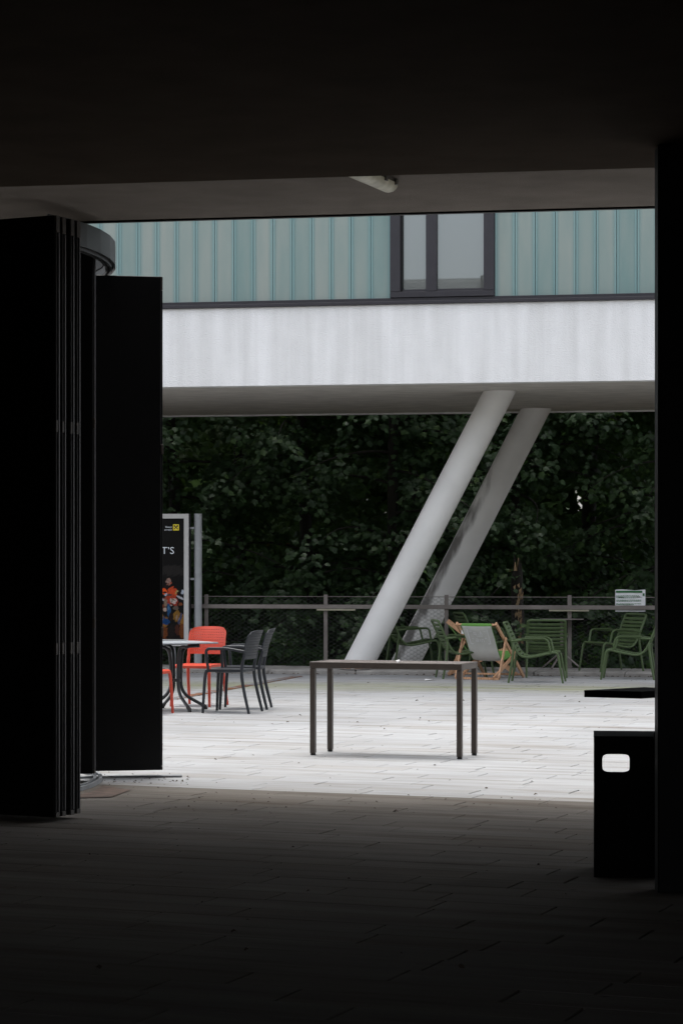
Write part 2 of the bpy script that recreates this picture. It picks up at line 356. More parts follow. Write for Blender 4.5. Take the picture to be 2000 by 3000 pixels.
def rusty_material():
    m = mat('rusty_steel', (0.20, 0.20, 0.205), 0.6, metal=0.3, var=0.2, scale=5)
    n = m.node_tree; b = n.nodes['Principled BSDF']; src = b.inputs['Base Color'].links[0].from_socket
    oi = n.nodes.new('ShaderNodeObjectInfo'); no = n.nodes.new('ShaderNodeTexNoise'); no.inputs['Scale'].default_value = 4; no.inputs['Detail'].default_value = 8
    ge = n.nodes.new('ShaderNodeNewGeometry'); n.links.new(ge.outputs['Position'], no.inputs['Vector'])
    ad = n.nodes.new('ShaderNodeMath'); ad.operation = 'MULTIPLY_ADD'; ad.inputs[1].default_value = 0.35
    n.links.new(oi.outputs['Random'], ad.inputs[0]); n.links.new(no.outputs['Fac'], ad.inputs[2])
    cr = n.nodes.new('ShaderNodeValToRGB'); cr.color_ramp.elements[0].position = 0.70; cr.color_ramp.elements[1].position = 0.82
    n.links.new(ad.outputs[0], cr.inputs[0])
    mx = n.nodes.new('ShaderNodeMix'); mx.data_type = 'RGBA'; mx.inputs['B'].default_value = (0.20, 0.085, 0.04, 1)
    n.links.new(cr.outputs[0], mx.inputs['Factor']); n.links.new(src, mx.inputs['A']); n.links.new(mx.outputs['Result'], b.inputs['Base Color'])
    return m
M['rusty'] = rusty_material()

def glass_channel_material(name, c0, c1, rough, edge=False):
    m = bpy.data.materials.new(name); m.use_nodes = True; n = m.node_tree; L = n.links.new
    b = n.nodes['Principled BSDF']; b.inputs['Roughness'].default_value = rough; b.inputs['Specular IOR Level'].default_value = 0.6
    oi = n.nodes.new('ShaderNodeObjectInfo'); ge = n.nodes.new('ShaderNodeNewGeometry')
    mp = n.nodes.new('ShaderNodeMapping'); mp.inputs['Scale'].default_value = (2.2, 2.2, 0.5); L(ge.outputs['Position'], mp.inputs['Vector'])
    no = n.nodes.new('ShaderNodeTexNoise'); no.inputs['Scale'].default_value = 1.3; no.inputs['Detail'].default_value = 5; L(mp.outputs[0], no.inputs['Vector'])
    ad = n.nodes.new('ShaderNodeMath'); ad.operation = 'MULTIPLY_ADD'; ad.inputs[1].default_value = 0.45; L(oi.outputs['Random'], ad.inputs[0]); L(no.outputs['Fac'], ad.inputs[2])
    mr = n.nodes.new('ShaderNodeMapRange'); mr.inputs['From Min'].default_value = 0.35; mr.inputs['From Max'].default_value = 1.0; L(ad.outputs[0], mr.inputs['Value'])
    mx = n.nodes.new('ShaderNodeMix'); mx.data_type = 'RGBA'; mx.inputs['A'].default_value = c0 + (1,); mx.inputs['B'].default_value = c1 + (1,)
    L(mr.outputs[0], mx.inputs['Factor']); L(mx.outputs['Result'], b.inputs['Base Color'])
    if edge:   # the glass reads greener towards the flanges, unevenly
        tc = n.nodes.new('ShaderNodeTexCoord'); sx = n.nodes.new('ShaderNodeSeparateXYZ'); L(tc.outputs['Object'], sx.inputs[0])
        s1 = n.nodes.new('ShaderNodeMath'); s1.operation = 'SUBTRACT'; s1.inputs[1].default_value = 0.134; L(sx.outputs['X'], s1.inputs[0])
        s2 = n.nodes.new('ShaderNodeMath'); s2.operation = 'ABSOLUTE'; L(s1.outputs[0], s2.inputs[0])
        mw = n.nodes.new('ShaderNodeMath'); mw.operation = 'MULTIPLY_ADD'; mw.inputs[1].default_value = 0.10; L(no.outputs['Fac'], mw.inputs[0]); L(s2.outputs[0], mw.inputs[2])
        r2 = n.nodes.new('ShaderNodeMapRange'); r2.inputs['From Min'].default_value = 0.115; r2.inputs['From Max'].default_value = 0.19; r2.inputs['To Max'].default_value = 0.9; L(mw.outputs[0], r2.inputs['Value'])
        m2 = n.nodes.new('ShaderNodeMix'); m2.data_type = 'RGBA'; m2.inputs['B'].default_value = (0.135, 0.25, 0.25, 1)
        L(r2.outputs[0], m2.inputs['Factor']); L(mx.outputs['Result'], m2.inputs['A']); L(m2.outputs['Result'], b.inputs['Base Color'])
    return m
M['channel'] = glass_channel_material('frosted_channel_glass', (0.145, 0.245, 0.235), (0.29, 0.325, 0.295), 0.35, True)
M['channel_edge'] = glass_channel_material('channel_glass_edge', (0.155, 0.275, 0.275), (0.20, 0.315, 0.31), 0.25)

def pane_material():
    m = bpy.data.materials.new('coated_pane'); m.use_nodes = True; n = m.node_tree; n.nodes.clear()
    o = n.nodes.new('ShaderNodeOutputMaterial'); mx = n.nodes.new('ShaderNodeMixShader')
    g = n.nodes.new('ShaderNodeBsdfGlossy'); g.inputs['Roughness'].default_value = 0.015; g.inputs['Color'].default_value = (0.85, 0.92, 0.94, 1)
    d = n.nodes.new('ShaderNodeBsdfDiffuse'); d.inputs['Color'].default_value = (0.075, 0.08, 0.075, 1)
    mx.inputs[0].default_value = 0.185
    n.links.new(d.outputs[0], mx.inputs[1]); n.links.new(g.outputs[0], mx.inputs[2]); n.links.new(mx.outputs[0], o.inputs[0])
    return m
M['pane'] = pane_material()

def leaf_material(name, c0, c1, tl, tf=0.3):
    m = bpy.data.materials.new(name); m.use_nodes = True; n = m.node_tree; L = n.links.new
    b = n.nodes['Principled BSDF']; b.inputs['Roughness'].default_value = 0.5; b.inputs['Specular IOR Level'].default_value = 0.22
    at = n.nodes.new('ShaderNodeAttribute'); at.attribute_name = 'tone'
    cr = n.nodes.new('ShaderNodeValToRGB'); e = cr.color_ramp.elements
    e[0].color = c0 + (1,); e[0].position = 0.0; e[1].color = (0.26, 0.085, 0.02, 1); e[1].position = 1.0
    x = e.new(0.80); x.color = c1 + (1,); x = e.new(0.96); x.color = (c1[0] * 1.7, c1[1] * 1.5, c1[2], 1); x = e.new(0.99); x.color = (0.22, 0.10, 0.02, 1)
    L(at.outputs['Fac'], cr.inputs[0]); L(cr.outputs[0], b.inputs['Base Color'])
    t = n.nodes.new('ShaderNodeBsdfTranslucent'); t.inputs['Color'].default_value = tl + (1,)
    mx = n.nodes.new('ShaderNodeMixShader'); mx.inputs[0].default_value = tf
    o = n.nodes['Material Output']
    L(b.outputs[0], mx.inputs[1]); L(t.outputs[0], mx.inputs[2]); L(mx.outputs[0], o.inputs['Surface'])
    return m
M['leaf'] = leaf_material('maple_leaf', (0.013, 0.029, 0.015), (0.029, 0.062, 0.022), (0.10, 0.22, 0.03), 0.26)
M['leaf_far'] = leaf_material('woodland_leaf', (0.028, 0.055, 0.020), (0.055, 0.105, 0.030), (0.12, 0.22, 0.03), 0.3)

# ------------------------------------------------------------------ ground and paving
def sheet(name, pts, m, kind='structure'):
    o = MB().add(pts, [tuple(range(len(pts)))]).build(name, m); return tag(o, kind=kind)

terr = MB()
ty = [35.6, 37.5, 41, 46, 54, 70, 120, 900]; tz = [-0.10, -0.5, -1.1, -1.7, -2.4, -3.2, -5, -12]
xs = np.linspace(-1, 1, 13); V = []; Fc = []
for j, (yy, zz) in enumerate(zip(ty, tz)):
    for i, xx in enumerate(xs):
        w = 40 if j < 5 else 40 + (yy - 54)
        V.append((xx * w, yy + (-0.194 * xx * w if j < 2 else 0), zz + 0.12 * math.sin(i * 2.1 + j)))
for j in range(len(ty) - 1):
    for i in range(12): a = j * 13 + i; Fc.append((a, a + 1, a + 14, a + 13))
tag(terr.add(V, Fc).build('terrain', M['soil'], smooth=True), kind='structure')
base = MB().box(-40, 40, -40, 0, -0.3, -0.012)
base = MB(); t = math.tan(R(YAW_K)); kx = 40
base.add([(-kx, -40, -0.012), (kx, -40, -0.012), (kx, KERB_Y + 2 - t * kx, -0.012), (-kx, KERB_Y + 2 + t * kx, -0.012)], [(0, 1, 2, 3)])
paving = tag(base.build('pavement', M['mortar']), kind='structure')

cu, su = math.cos(R(YAW_PAVE)), math.sin(R(YAW_PAVE))
def row_to_world(u, v): return ROW_ORIGIN[0] + u * cu + v * su, ROW_ORIGIN[1] - u * su + v * cu

def clip_poly(poly, fn):
    out = []
    for i in range(len(poly)):
        a, b = poly[i], poly[(i + 1) % len(poly)]; fa, fb = fn(a), fn(b)
        if fa <= 0: out.append(a)
        if (fa < 0 < fb) or (fb < 0 < fa):
            s = fa / (fa - fb); out.append((a[0] + (b[0] - a[0]) * s, a[1] + (b[1] - a[1]) * s))
    return out
kerb_fn = lambda p: p[1] - (KERB_Y - 0.035 - t * p[0])

ROW = 0.26; GAP = 0.0025; GAPX = 0.008
slabs = []
prng = random.Random(5)
for r in range(-62, 84):
    v0 = r * ROW
    u = -15 + prng.random() * 0.9
    while u < 15:
        ln = prng.choice([0.52, 0.78, 0.78, 1.04, 1.04])
        P = [row_to_world(u, v0), row_to_world(u + ln, v0), row_to_world(u + ln, v0 + ROW), row_to_world(u, v0 + ROW)]
        cx = sum(p[0] for p in P) / 4; cy = sum(p[1] for p in P) / 4
        if 2.0 < cy < 36.5 and -7.5 < cx < 8.5:
            slabs.append((cx, cy, ln, u, v0, P))
        u += ln
def pix_area(s):
    pts = []
    for (x, y) in s[5]:
        if y < 1: return 0
        pts.append((1000 + x * F / y, HZ + EYE * F / y))
    if any(kerb_fn(p) > 0 for p in s[5]): return -1
    cx = sum(p[0] for p in pts) / 4; cy = sum(p[1] for p in pts) / 4
    if not (-60 < cx < 2060 and cy < 3060): return 0
    if cx < 240 and cy < 2390: return 0
    if cx > 1740 and cy < 2560: return 0
    return 0.5 * abs(sum(pts[i][0] * pts[(i + 1) % 4][1] - pts[(i + 1) % 4][0] * pts[i][1] for i in range(4)))
slabs.sort(key=pix_area, reverse=True)
slab_mesh = {}
for ln in (0.52, 0.78, 1.04):
    g = GAP / 2; b_ = 0.003
    x1, y1 = ln / 2 - GAPX / 2, ROW / 2 - g
    v = [(-x1, -y1, -0.04), (x1, -y1, -0.04), (x1, y1, -0.04), (-x1, y1, -0.04), (-x1, -y1, -b_ * 0.6), (x1, -y1, -b_ * 0.6), (x1, y1, -b_ * 0.6), (-x1, y1, -b_ * 0.6),
         (-x1 + b_, -y1 + b_, 0), (x1 - b_, -y1 + b_, 0), (x1 - b_, y1 - b_, 0), (-x1 + b_, y1 - b_, 0)]
    f = [(0, 1, 5, 4), (1, 2, 6, 5), (2, 3, 7, 6), (3, 0, 4, 7), (4, 5, 9, 8), (5, 6, 10, 9), (6, 7, 11, 10), (7, 4, 8, 11), (8, 9, 10, 11)]
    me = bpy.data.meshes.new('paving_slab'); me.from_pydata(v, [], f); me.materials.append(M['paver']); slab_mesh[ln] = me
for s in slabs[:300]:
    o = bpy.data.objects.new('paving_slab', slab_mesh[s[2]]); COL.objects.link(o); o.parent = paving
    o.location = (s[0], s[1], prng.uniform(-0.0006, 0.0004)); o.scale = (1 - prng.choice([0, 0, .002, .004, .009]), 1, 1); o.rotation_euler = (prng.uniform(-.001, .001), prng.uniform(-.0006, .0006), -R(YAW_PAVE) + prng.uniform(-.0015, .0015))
far = MB(); tones = []
for s in slabs[300:]:
    g = GAP / 2; gx = GAPX / 2 + prng.choice([0, 0, .001, .002, .004]); ins = [(s[3] + gx, s[4] + g), (s[3] + s[2] - gx, s[4] + g), (s[3] + s[2] - gx, s[4] + ROW - g), (s[3] + gx, s[4] + ROW - g)]
    P = clip_poly([row_to_world(*q) for q in ins], kerb_fn)
    if len(P) < 3: continue
    k = len(P); zt = prng.uniform(-0.0006, 0.0004)
    v = [(p[0], p[1], -0.04) for p in P] + [(p[0], p[1], zt) for p in P]
    f = [(i, (i + 1) % k, k + (i + 1) % k, k + i) for i in range(k)] + [tuple(range(k, 2 * k))]
    far.add(v, f); tones += [prng.random()] * (k * 2)
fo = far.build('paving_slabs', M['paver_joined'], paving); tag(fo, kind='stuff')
at = fo.data.attributes.new('tone', 'FLOAT', 'POINT'); at.data.foreach_set('value', tones)

# raised concrete plinth strip along the fence, in separate kerb stones
plinth = empty('kerb', (0, KERB_Y, 0), -R(YAW_K)); tag(plinth, kind='structure')
for i in range(-9, 10):
    x0 = i * 1.25 + 0.2
    MB().bevbox(x0 + 0.004, x0 + 1.246, 0.0, 0.13, -0.02, 0.056 + 0.003 * math.sin(i * 3.3), 0.012).build('kerb_stone', M['kerbstone'], plinth)
    MB().bevbox(x0 + 0.006, x0 + 1.244, 0.137, 1.25, -0.02, 0.064 + 0.003 * math.sin(i * 1.7), 0.008).build('kerb_slab', M['kerbstone'], plinth)

# ------------------------------------------------------------------ building we stand in (passage)
H1, H2 = 3.47, 3.88
tb = math.tan(R(YAW_B)); cb = math.cos(R(YAW_B)); sb_ = math.sin(R(YAW_B))
hall = empty('passage_building', (0, 0, 0)); tag(hall, 'dark building overhead with low ceiling framing the courtyard', 'building')
def slab_prism(y0, y1, z0, z1, x0=-16, x1=16, yaw0=True, yaw1=True):
    """prism whose far/near edges follow the building's skew."""
    k0 = tb if yaw0 else 0; k1 = tb if yaw1 else 0
    P = [(x0, y0 - k0 * x0), (x1, y0 - k0 * x1), (x1, y1 - k1 * x1), (x0, y1 - k1 * x0)]
    v = [(p[0], p[1], z0) for p in P] + [(p[0], p[1], z1) for p in P]
    return v, [(3, 2, 1, 0), (4, 5, 6, 7), (0, 1, 5, 4), (1, 2, 6, 5), (2, 3, 7, 6), (3, 0, 4, 7)]
Y_LINE1, Y_EDGE = 12.16, 16.3
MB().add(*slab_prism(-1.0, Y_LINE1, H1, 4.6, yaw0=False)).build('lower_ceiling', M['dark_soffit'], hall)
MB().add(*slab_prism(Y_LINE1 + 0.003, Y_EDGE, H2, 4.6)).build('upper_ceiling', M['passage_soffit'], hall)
MB().add(*slab_prism(Y_EDGE - 0.03, Y_EDGE + 0.012, H2 - 0.012, 4.3, -15.9, 15.9)).build('drip_edge', M['black_paint'], hall)
MB().add(*slab_prism(-1.0, Y_EDGE - 0.02, 4.602, 7.2, -15.8, 15.8, yaw0=False)).build('upper_storey', M['facade_out'], hall)
MB().add(*slab_prism(Y_EDGE - 0.35, Y_EDGE - 0.05, 7.202, 7.27, -15.7, 15.7)).build('parapet', M['facade_out'], hall)
rl = MB()
for i in range(70):
    x = -2.95 + i * 0.085; y = Y_EDGE + 0.05 - tb * x
    rl.box(x - 0.012, x + 0.012, y - 0.01, y + 0.01, 6.6, 7.28)
x0, x1 = -2.97, 3.0
rl.bar((x0, Y_EDGE + 0.05 - tb * x0, 7.29), (x1, Y_EDGE + 0.05 - tb * x1, 7.29), 0.05, 0.03)
rl.build('roof_railing', M['fence_metal'], hall)
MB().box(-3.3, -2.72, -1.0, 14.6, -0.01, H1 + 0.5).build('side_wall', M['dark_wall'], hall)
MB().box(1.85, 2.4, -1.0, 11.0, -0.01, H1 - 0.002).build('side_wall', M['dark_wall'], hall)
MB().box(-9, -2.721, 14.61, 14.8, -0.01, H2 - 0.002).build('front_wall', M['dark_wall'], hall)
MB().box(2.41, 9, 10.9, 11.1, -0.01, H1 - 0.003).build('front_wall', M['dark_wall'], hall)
xp = 916 * 11.32 / F
MB().bevbox(xp, xp + 0.5, 11.2, 11.32, -0.01, H1 - 0.004, 0.006).build('pillar', M['black_paint'], hall)
MB().bevbox(xp - 0.004, xp + 0.1, 11.325, 11.345, 0.70, 0.735, 0.004).build('pillar_latch', M['black_paint'], hall)

# ceiling lamp
lc = Vector((0.305, 14.82, 0)); ld = Vector((math.sin(R(21)), math.cos(R(21)), 0))
lamp = empty('ceiling_lamp', (lc.x - ld.x * 1.25, lc.y - ld.y * 1.25, H2), -R(21)); tag(lamp, 'yellowed tubular batten lamp on the ceiling, unlit', 'ceiling lamp')
prof = []
for k in range(9):
    a = math.pi + math.pi * k / 8; prof.append((0.056 * math.cos(a), -0.028 + 0.058 * math.sin(a)))
db = MB(); secs = [(0.02, 0.86), (0.06, 1.0), (1.20, 1.0), (1.235, 0.86), (1.245, 0.6)]
vv = [(p[0] * s, y, -0.028 + (p[1] + 0.028) * s) for (y, s) in secs for p in prof]
ff = [(i * 9 + j, i * 9 + j + 1, (i + 1) * 9 + j + 1, (i + 1) * 9 + j) for i in range(4) for j in range(8)] + [tuple(range(36, 45)), tuple(range(0, 9))]
db.add(vv, ff).build('diffuser', M['lamp_diffuser'], lamp, smooth=True)
MB().bevbox(-0.05, 0.05, 0.0, 1.25, -0.0275, -0.001, 0.006).build('housing', M['lamp_base'], lamp)
for y in (0.25, 0.62, 1.0, 1.18):
    MB().bevbox(0.050, 0.064, y - 0.02, y + 0.02, -0.045, -0.012, 0.003).build('clip', M['lamp_base'], lamp)

# ------------------------------------------------------------------ folding doors at the left
def door_panel(label, p, q, z0, z1, th, edge='panel_edge', grp='black folding door panels'):
    """panel from p to q (world XY), th thick, with its own end profiles."""
    p = Vector((p[0], p[1], 0)); q = Vector((q[0], q[1], 0)); d = (q - p); ln = d.length
    o = empty('door_panel', (p.x, p.y, z0), math.atan2(d.y, d.x)); tag(o, label, 'door panel', grp)
    h = z1 - z0
    MB().bevbox(0.012, ln - 0.012, -th / 2, th / 2, 0, h, 0.003).build('leaf', M['black_paint'], o)
    for x in (0.0, ln - 0.0115):
        for yy, hw_ in ((-0.3, 0.06), (0.28, 0.13)): MB().bevbox(x, x + 0.0115, th * (yy - hw_), th * (yy + hw_), 0.03, h - 0.10, 0.002).build('edge_strip', M[edge], o)
        for zz in (0.0, h - 0.098):
            MB().bevbox(x, x + 0.0115, -th * 0.42, th * 0.42, zz, zz + (0.028 if zz == 0 else 0.098), 0.002).build('end_cap', M['cap_brown'], o)
    for zz in (h * 0.27, h * 0.64):
        MB().bevbox(ln - 0.014, ln + 0.004, -th * 0.55, -th * 0.12, zz, zz + 0.07, 0.002).build('hinge', M['cap_brown'], o)
    return o
sdir = Vector((0.44, 0.90, 0)).normalized(); wdir = Vector((-sdir.y, sdir.x, 0))
p0 = Vector(((163 - 1000) * 14.27 / F, 14.27, 0)); names = ['front', 'second', 'third', 'rear']
for i in range(4):
    e = p0 + sdir * (0.03 + 0.080 * i); a = e + wdir * 0.72
    if i in (1, 3): e = e + wdir * 0.008
    door_panel('%s panel of the folded black door stack at left' % names[i], a, e, 0.028, 3.586, 0.05)
a = (-1.783, 17.22); b = ((476 - 1000) * 17.32 / F, 17.32)
wp = door_panel('single wide black door panel standing open beside the stack', (-1.80, 17.218), b, 0.055, 3.585, 0.05, edge='black_paint')
door_panel('black door panel edge-on under the curved rail behind the stack', (-2.5, 17.02), (-1.722, 16.93), 0.06, 3.84, 0.05)

def curved_rail(name, z0, z1, segs, label, r0=0.97, r1=1.07, lip=True):
    cx, cy = -2.34, 16.85; EX, EY = (0.70, 1.40) if lip else (0.62, 1.25)
    o = empty(name, (cx, cy, z0)); tag(o, label, 'door rail')
    def ring(ra, rb, za, zb, n0, n1, part, m, parent=o):
        b = MB(); A = [R(n0 + (n1 - n0) * k / segs) for k in range(segs + 1)]
        v = []
        for t_ in A:
            for (rr, zz) in ((ra, za), (rb, za), (rb, zb), (ra, zb)): v.append((rr * EX * math.cos(t_), rr * EY * math.sin(t_), zz))
        f = [(i * 4 + j, i * 4 + (j + 1) % 4, (i + 1) * 4 + (j + 1) % 4, (i + 1) * 4 + j) for i in range(segs) for j in range(4)]
        f += [(0, 1, 2, 3), tuple(segs * 4 + j for j in range(4))]
        return b.add(v, f).build(part, m, parent)
    h = z1 - z0
    if lip:
        ring(r1 - 0.012, r1 + 0.012, 0.02, h + 0.09, -54, 50, 'fascia', M['rail_dark'])
        ring(r0, r1 - 0.014, 0.06, h + 0.06, -54, 50, 'track', M['black_paint'])
        ring(r0 + 0.01, r0 + 0.03, 0.0, 0.055, -54, 50, 'flange', M['rail_dark']); ring(r1 - 0.045, r1 - 0.025, 0.0, 0.055, -54, 50, 'flange', M['rail_dark'])
    else:
        ring(r0, r0 + 0.035, 0.0, h, -56, 50, 'flange', M['rail_grey']); ring(r1 - 0.035, r1, 0.0, h, -56, 50, 'flange', M['rail_grey'])
        ring(r0 + 0.037, r1 - 0.037, 0.0, h * 0.4, -56, 50, 'groove', M['black_paint'])
        for tt in (-40, -22, -4, 15):
            c_, s_ = math.cos(R(tt)), math.sin(R(tt))
            MB().bar((0.55 * EX * c_, 0.55 * EY * s_, h * 0.5), ((r0 - 0.003) * EX * c_, (r0 - 0.003) * EY * s_, h * 0.5), 0.03, h * 0.6).build('tie_bar', M['rail_grey'], o)
    return o
curved_rail('curved_door_rail', 3.61, 3.70, 9, 'grey curved door rail under the ceiling behind the folded panels')
curved_rail('curved_floor_rail', 0.002, 0.03, 14, 'grey curved door track on the floor beside the folded panels', lip=False)
fl = empty('floor_track', (-1.75, 17.2, 0), R(6)); tag(fl, 'straight dark door track on the floor under the open panel', 'door rail')
MB().bevbox(-0.05, 0.62, 0.05, 0.075, 0.002, 0.016, 0.002).build('flange', M['rail_grey'], fl)
MB().bevbox(-0.05, 0.62, 0.105, 0.13, 0.002, 0.016, 0.002).build('flange', M['rail_grey'], fl)
MB().bevbox(-0.05, 0.62, 0.078, 0.102, 0.002, 0.006, 0.001).build('groove', M['black_paint'], fl)
cp = MB(); c0 = ground(215, 2340); 
cp.add([(-1.80, 15.70, 0.006), (-1.50, 15.80, 0.006), (-1.42, 16.30, 0.006), (-1.64, 16.62, 0.006), (-1.66, 16.2, 0.006)], [(0, 1, 2, 3, 4)])
cpo = cp.build('cover_plate', M['clay']); tag(cpo, 'rusty brown cover plate on the floor beside the curved track', 'cover plate')

# ------------------------------------------------------------------ bin and shelf at the right
def litter_bin():
    yb = 11.75; xl = (1738 - 1000) * yb / F
    o = empty('litter_bin', (xl, yb, 0), R(-6)); tag(o, 'black box-shaped litter bin with rounded opening by the pillar', 'litter bin')
    w, d, h = 0.40, 0.40, 0.678
    def holed(y0, y1, hx0, hx1, hz0, hz1, name):
        n = 28; cx, cz = (hx0 + hx1) / 2, (hz0 + hz1) / 2; rx, rz = (hx1 - hx0) / 2, (hz1 - hz0) / 2; P = []
        for k in range(n):
            a = 2 * math.pi * (k + 0.5) / n; c, s_ = math.cos(a), math.sin(a); e = 0.42
            P.append((cx + rx * math.copysign(abs(c) ** e, c), cz + rz * math.copysign(abs(s_) ** e, s_)))
        bm = bmesh.new()
        def loop(pts):
            vs_ = [bm.verts.new((x, y0, z)) for x, z in pts]
            return [bm.edges.new((vs_[i], vs_[(i + 1) % len(vs_)])) for i in range(len(vs_))]
        ed = loop(P) + loop([(0, 0.04), (w, 0.04), (w, h), (0, h)])
        bmesh.ops.triangle_fill(bm, edges=ed, use_beauty=True)
        r_ = bmesh.ops.extrude_face_region(bm, geom=list(bm.faces))
        for v in r_['geom']:
            if isinstance(v, bmesh.types.BMVert): v.co.y = y1
        bmesh.ops.recalc_face_normals(bm, faces=bm.faces)
        me = bpy.data.meshes.new(name); bm.to_mesh(me); bm.free(); me.materials.append(M['black_matte'])
        return link(bpy.data.objects.new(name, me), o)
    holed(0, 0.004, 0.041, 0.174, 0.513, 0.600, 'front_panel')
    holed(d - 0.004, d, 0.036, 0.178, 0.474, 0.572, 'back_panel')
    MB().box(0.0, 0.004, 0.0045, d - 0.0045, 0.04, h).build('side_panel', M['black_matte'], o)
    MB().box(w - 0.004, w, 0.0045, d - 0.0045, 0.04, h).build('side_panel', M['black_matte'], o)
    MB().bevbox(-0.001, w + 0.001, -0.001, d + 0.001, h + 0.001, h + 0.008, 0.002).build('lid', M['black_matte'], o)
    MB().bevbox(0.0, w, 0.0, d, 0.0, 0.039, 0.003).build('plinth', M['black_matte'], o)
litter_bin()
sf = MB(); P = [(1.196, 11.93), (1.461, 11.80), (1.72, 12.05), (1.53, 12.24)]
z0, z1 = EYE - 0.61 - 0.034, EYE - 0.61
sf.add([(p[0], p[1], z0) for p in P] + [(p[0], p[1], z1) for p in P], [(3, 2, 1, 0), (4, 5, 6, 7), (0, 1, 5, 4), (1, 2, 6, 5), (2, 3, 7, 6), (3, 0, 4, 7)])
shelf = empty('standing_table', (1.56, 12.03, 0)); tag(shelf, 'black slab-topped standing table half hidden behind the pillar', 'table')
so_ = sf.build('top', M['black_matte'], shelf); so_.location = (-1.56, -12.03, 0)
MB().tube([(0.10, -0.02, 0.02), (0.10, -0.02, z0 - 0.001)], 0.03, 12).build('post', M['black_matte'], shelf)
MB().tube([(0.10, -0.02, 0.0), (0.10, -0.02, 0.02)], 0.09, 20).build('foot_plate', M['black_matte'], shelf)

# ------------------------------------------------------------------ bridge building
B0 = 32.4; HS = 3.95; SILL = 5.05; TOP = 8.3; DEP = 6.1
brg = empty('bridge_building', (0, B0, 0), -R(YAW_B)); tag(brg, 'white building spanning the courtyard with green channel glass band', 'building')
def bl(px):
    x, y = on_line(px, B0, YAW_B); return x / cb
MB().box(-18, 18, 0.0, 0.25, HS, SILL - 0.045).build('render_band', M['plaster'], brg)
MB().box(-18, 18, 0.2505, DEP, HS + 0.003, HS + 0.3).build('soffit_slab', M['soffit'], brg)
MB().box(-18, 18, 0.30, DEP - 0.01, HS + 0.302, TOP).build('upper_storey', M['facade_out'], brg)
MB().box(-18, 18, 0.0, DEP - 0.01, TOP + 0.352, 19.5).build('sky_blocker', M['plaster'], brg)  # unseen block, added to keep sky light out of the passage
MB().box(-18, 18, -0.03, 0.298, TOP + 0.002, TOP + 0.35).build('roof_edge', M['window_frame'], brg)
MB().box(-18, 18, DEP - 0.02, DEP + 0.06, HS - 0.02, HS + 0.25).build('rear_edge', M['plaster'], brg)
sill = MB().bevbox(-18, 18, -0.045, 0.26, SILL - 0.044, SILL, 0.005).build('sill', M['window_frame'], brg)
MB().bevbox(-18, 18, 0.045, 0.26, SILL + 0.001, SILL + 0.05, 0.003).build('base_rail', M['window_frame'], sill)
wx0, wx1 = bl(1141), bl(1446); PIT = 0.268
def channel(x0, w):
    b = MB(); z0, z1 = SILL + 0.052, TOP - 0.02
    g = 0.004; xa, xb = x0 + g, x0 + w - g
    f = 0.026
    b.box(xa + f, xb - f, 0.085, 0.10, z0, z1, 0)
    for (a_, c_) in ((xa, xa + f - 0.0005), (xb - f + 0.0005, xb)): b.box(a_, c_, 0.078, 0.15, z0, z1, 1)
    return b
cm = None
for side in (-1, 1):
    k = 0
    while k < (44 if side < 0 else 36):
        x = wx0 - PIT * (k + 1) - 0.002 if side < 0 else wx1 + PIT * k + 0.002
        if cm is None:
            o = channel(0, PIT).build('glass_channel', [M['channel'], M['channel_edge']], brg); cm = o.data
        else:
            o = link(bpy.data.objects.new('glass_channel', cm), brg)
        o.location = (x, 0, 0); k += 1
win = MB().bevbox(wx0, wx1, 0.02, 0.14, SILL + 0.052, SILL + 0.13, 0.004).build('window', M['window_frame'], brg)
z0, z1 = SILL + 0.131, TOP - 0.02
cols = [(1141, 1171), (1246, 1277), (1415, 1446)]
for (a_, c_) in cols:
    MB().bevbox(bl(a_), bl(c_), 0.02, 0.14, z0, z1, 0.004).build('frame', M['window_frame'], win)
for (a_, c_) in ((1171, 1246), (1277, 1415)):
    MB().box(bl(a_) + 0.001, bl(c_) - 0.001, 0.10, 0.112, z0, z1).build('pane', M['pane'], win)
MB().bevbox(bl(1171) + 0.001, bl(1177), 0.03, 0.099, z0, z1, 0.002).build('frame', M['black_paint'], win)
MB().bevbox(bl(1177) + 0.001, bl(1246) - 0.001, 0.05, 0.099, z0, z0 + 0.03, 0.002).build('frame', M['window_frame'], win)
MB().bevbox(bl(1277) + 0.001, bl(1415) - 0.001, 0.05, 0.099, z0, z0 + 0.03, 0.002).build('frame', M['window_frame'], win)

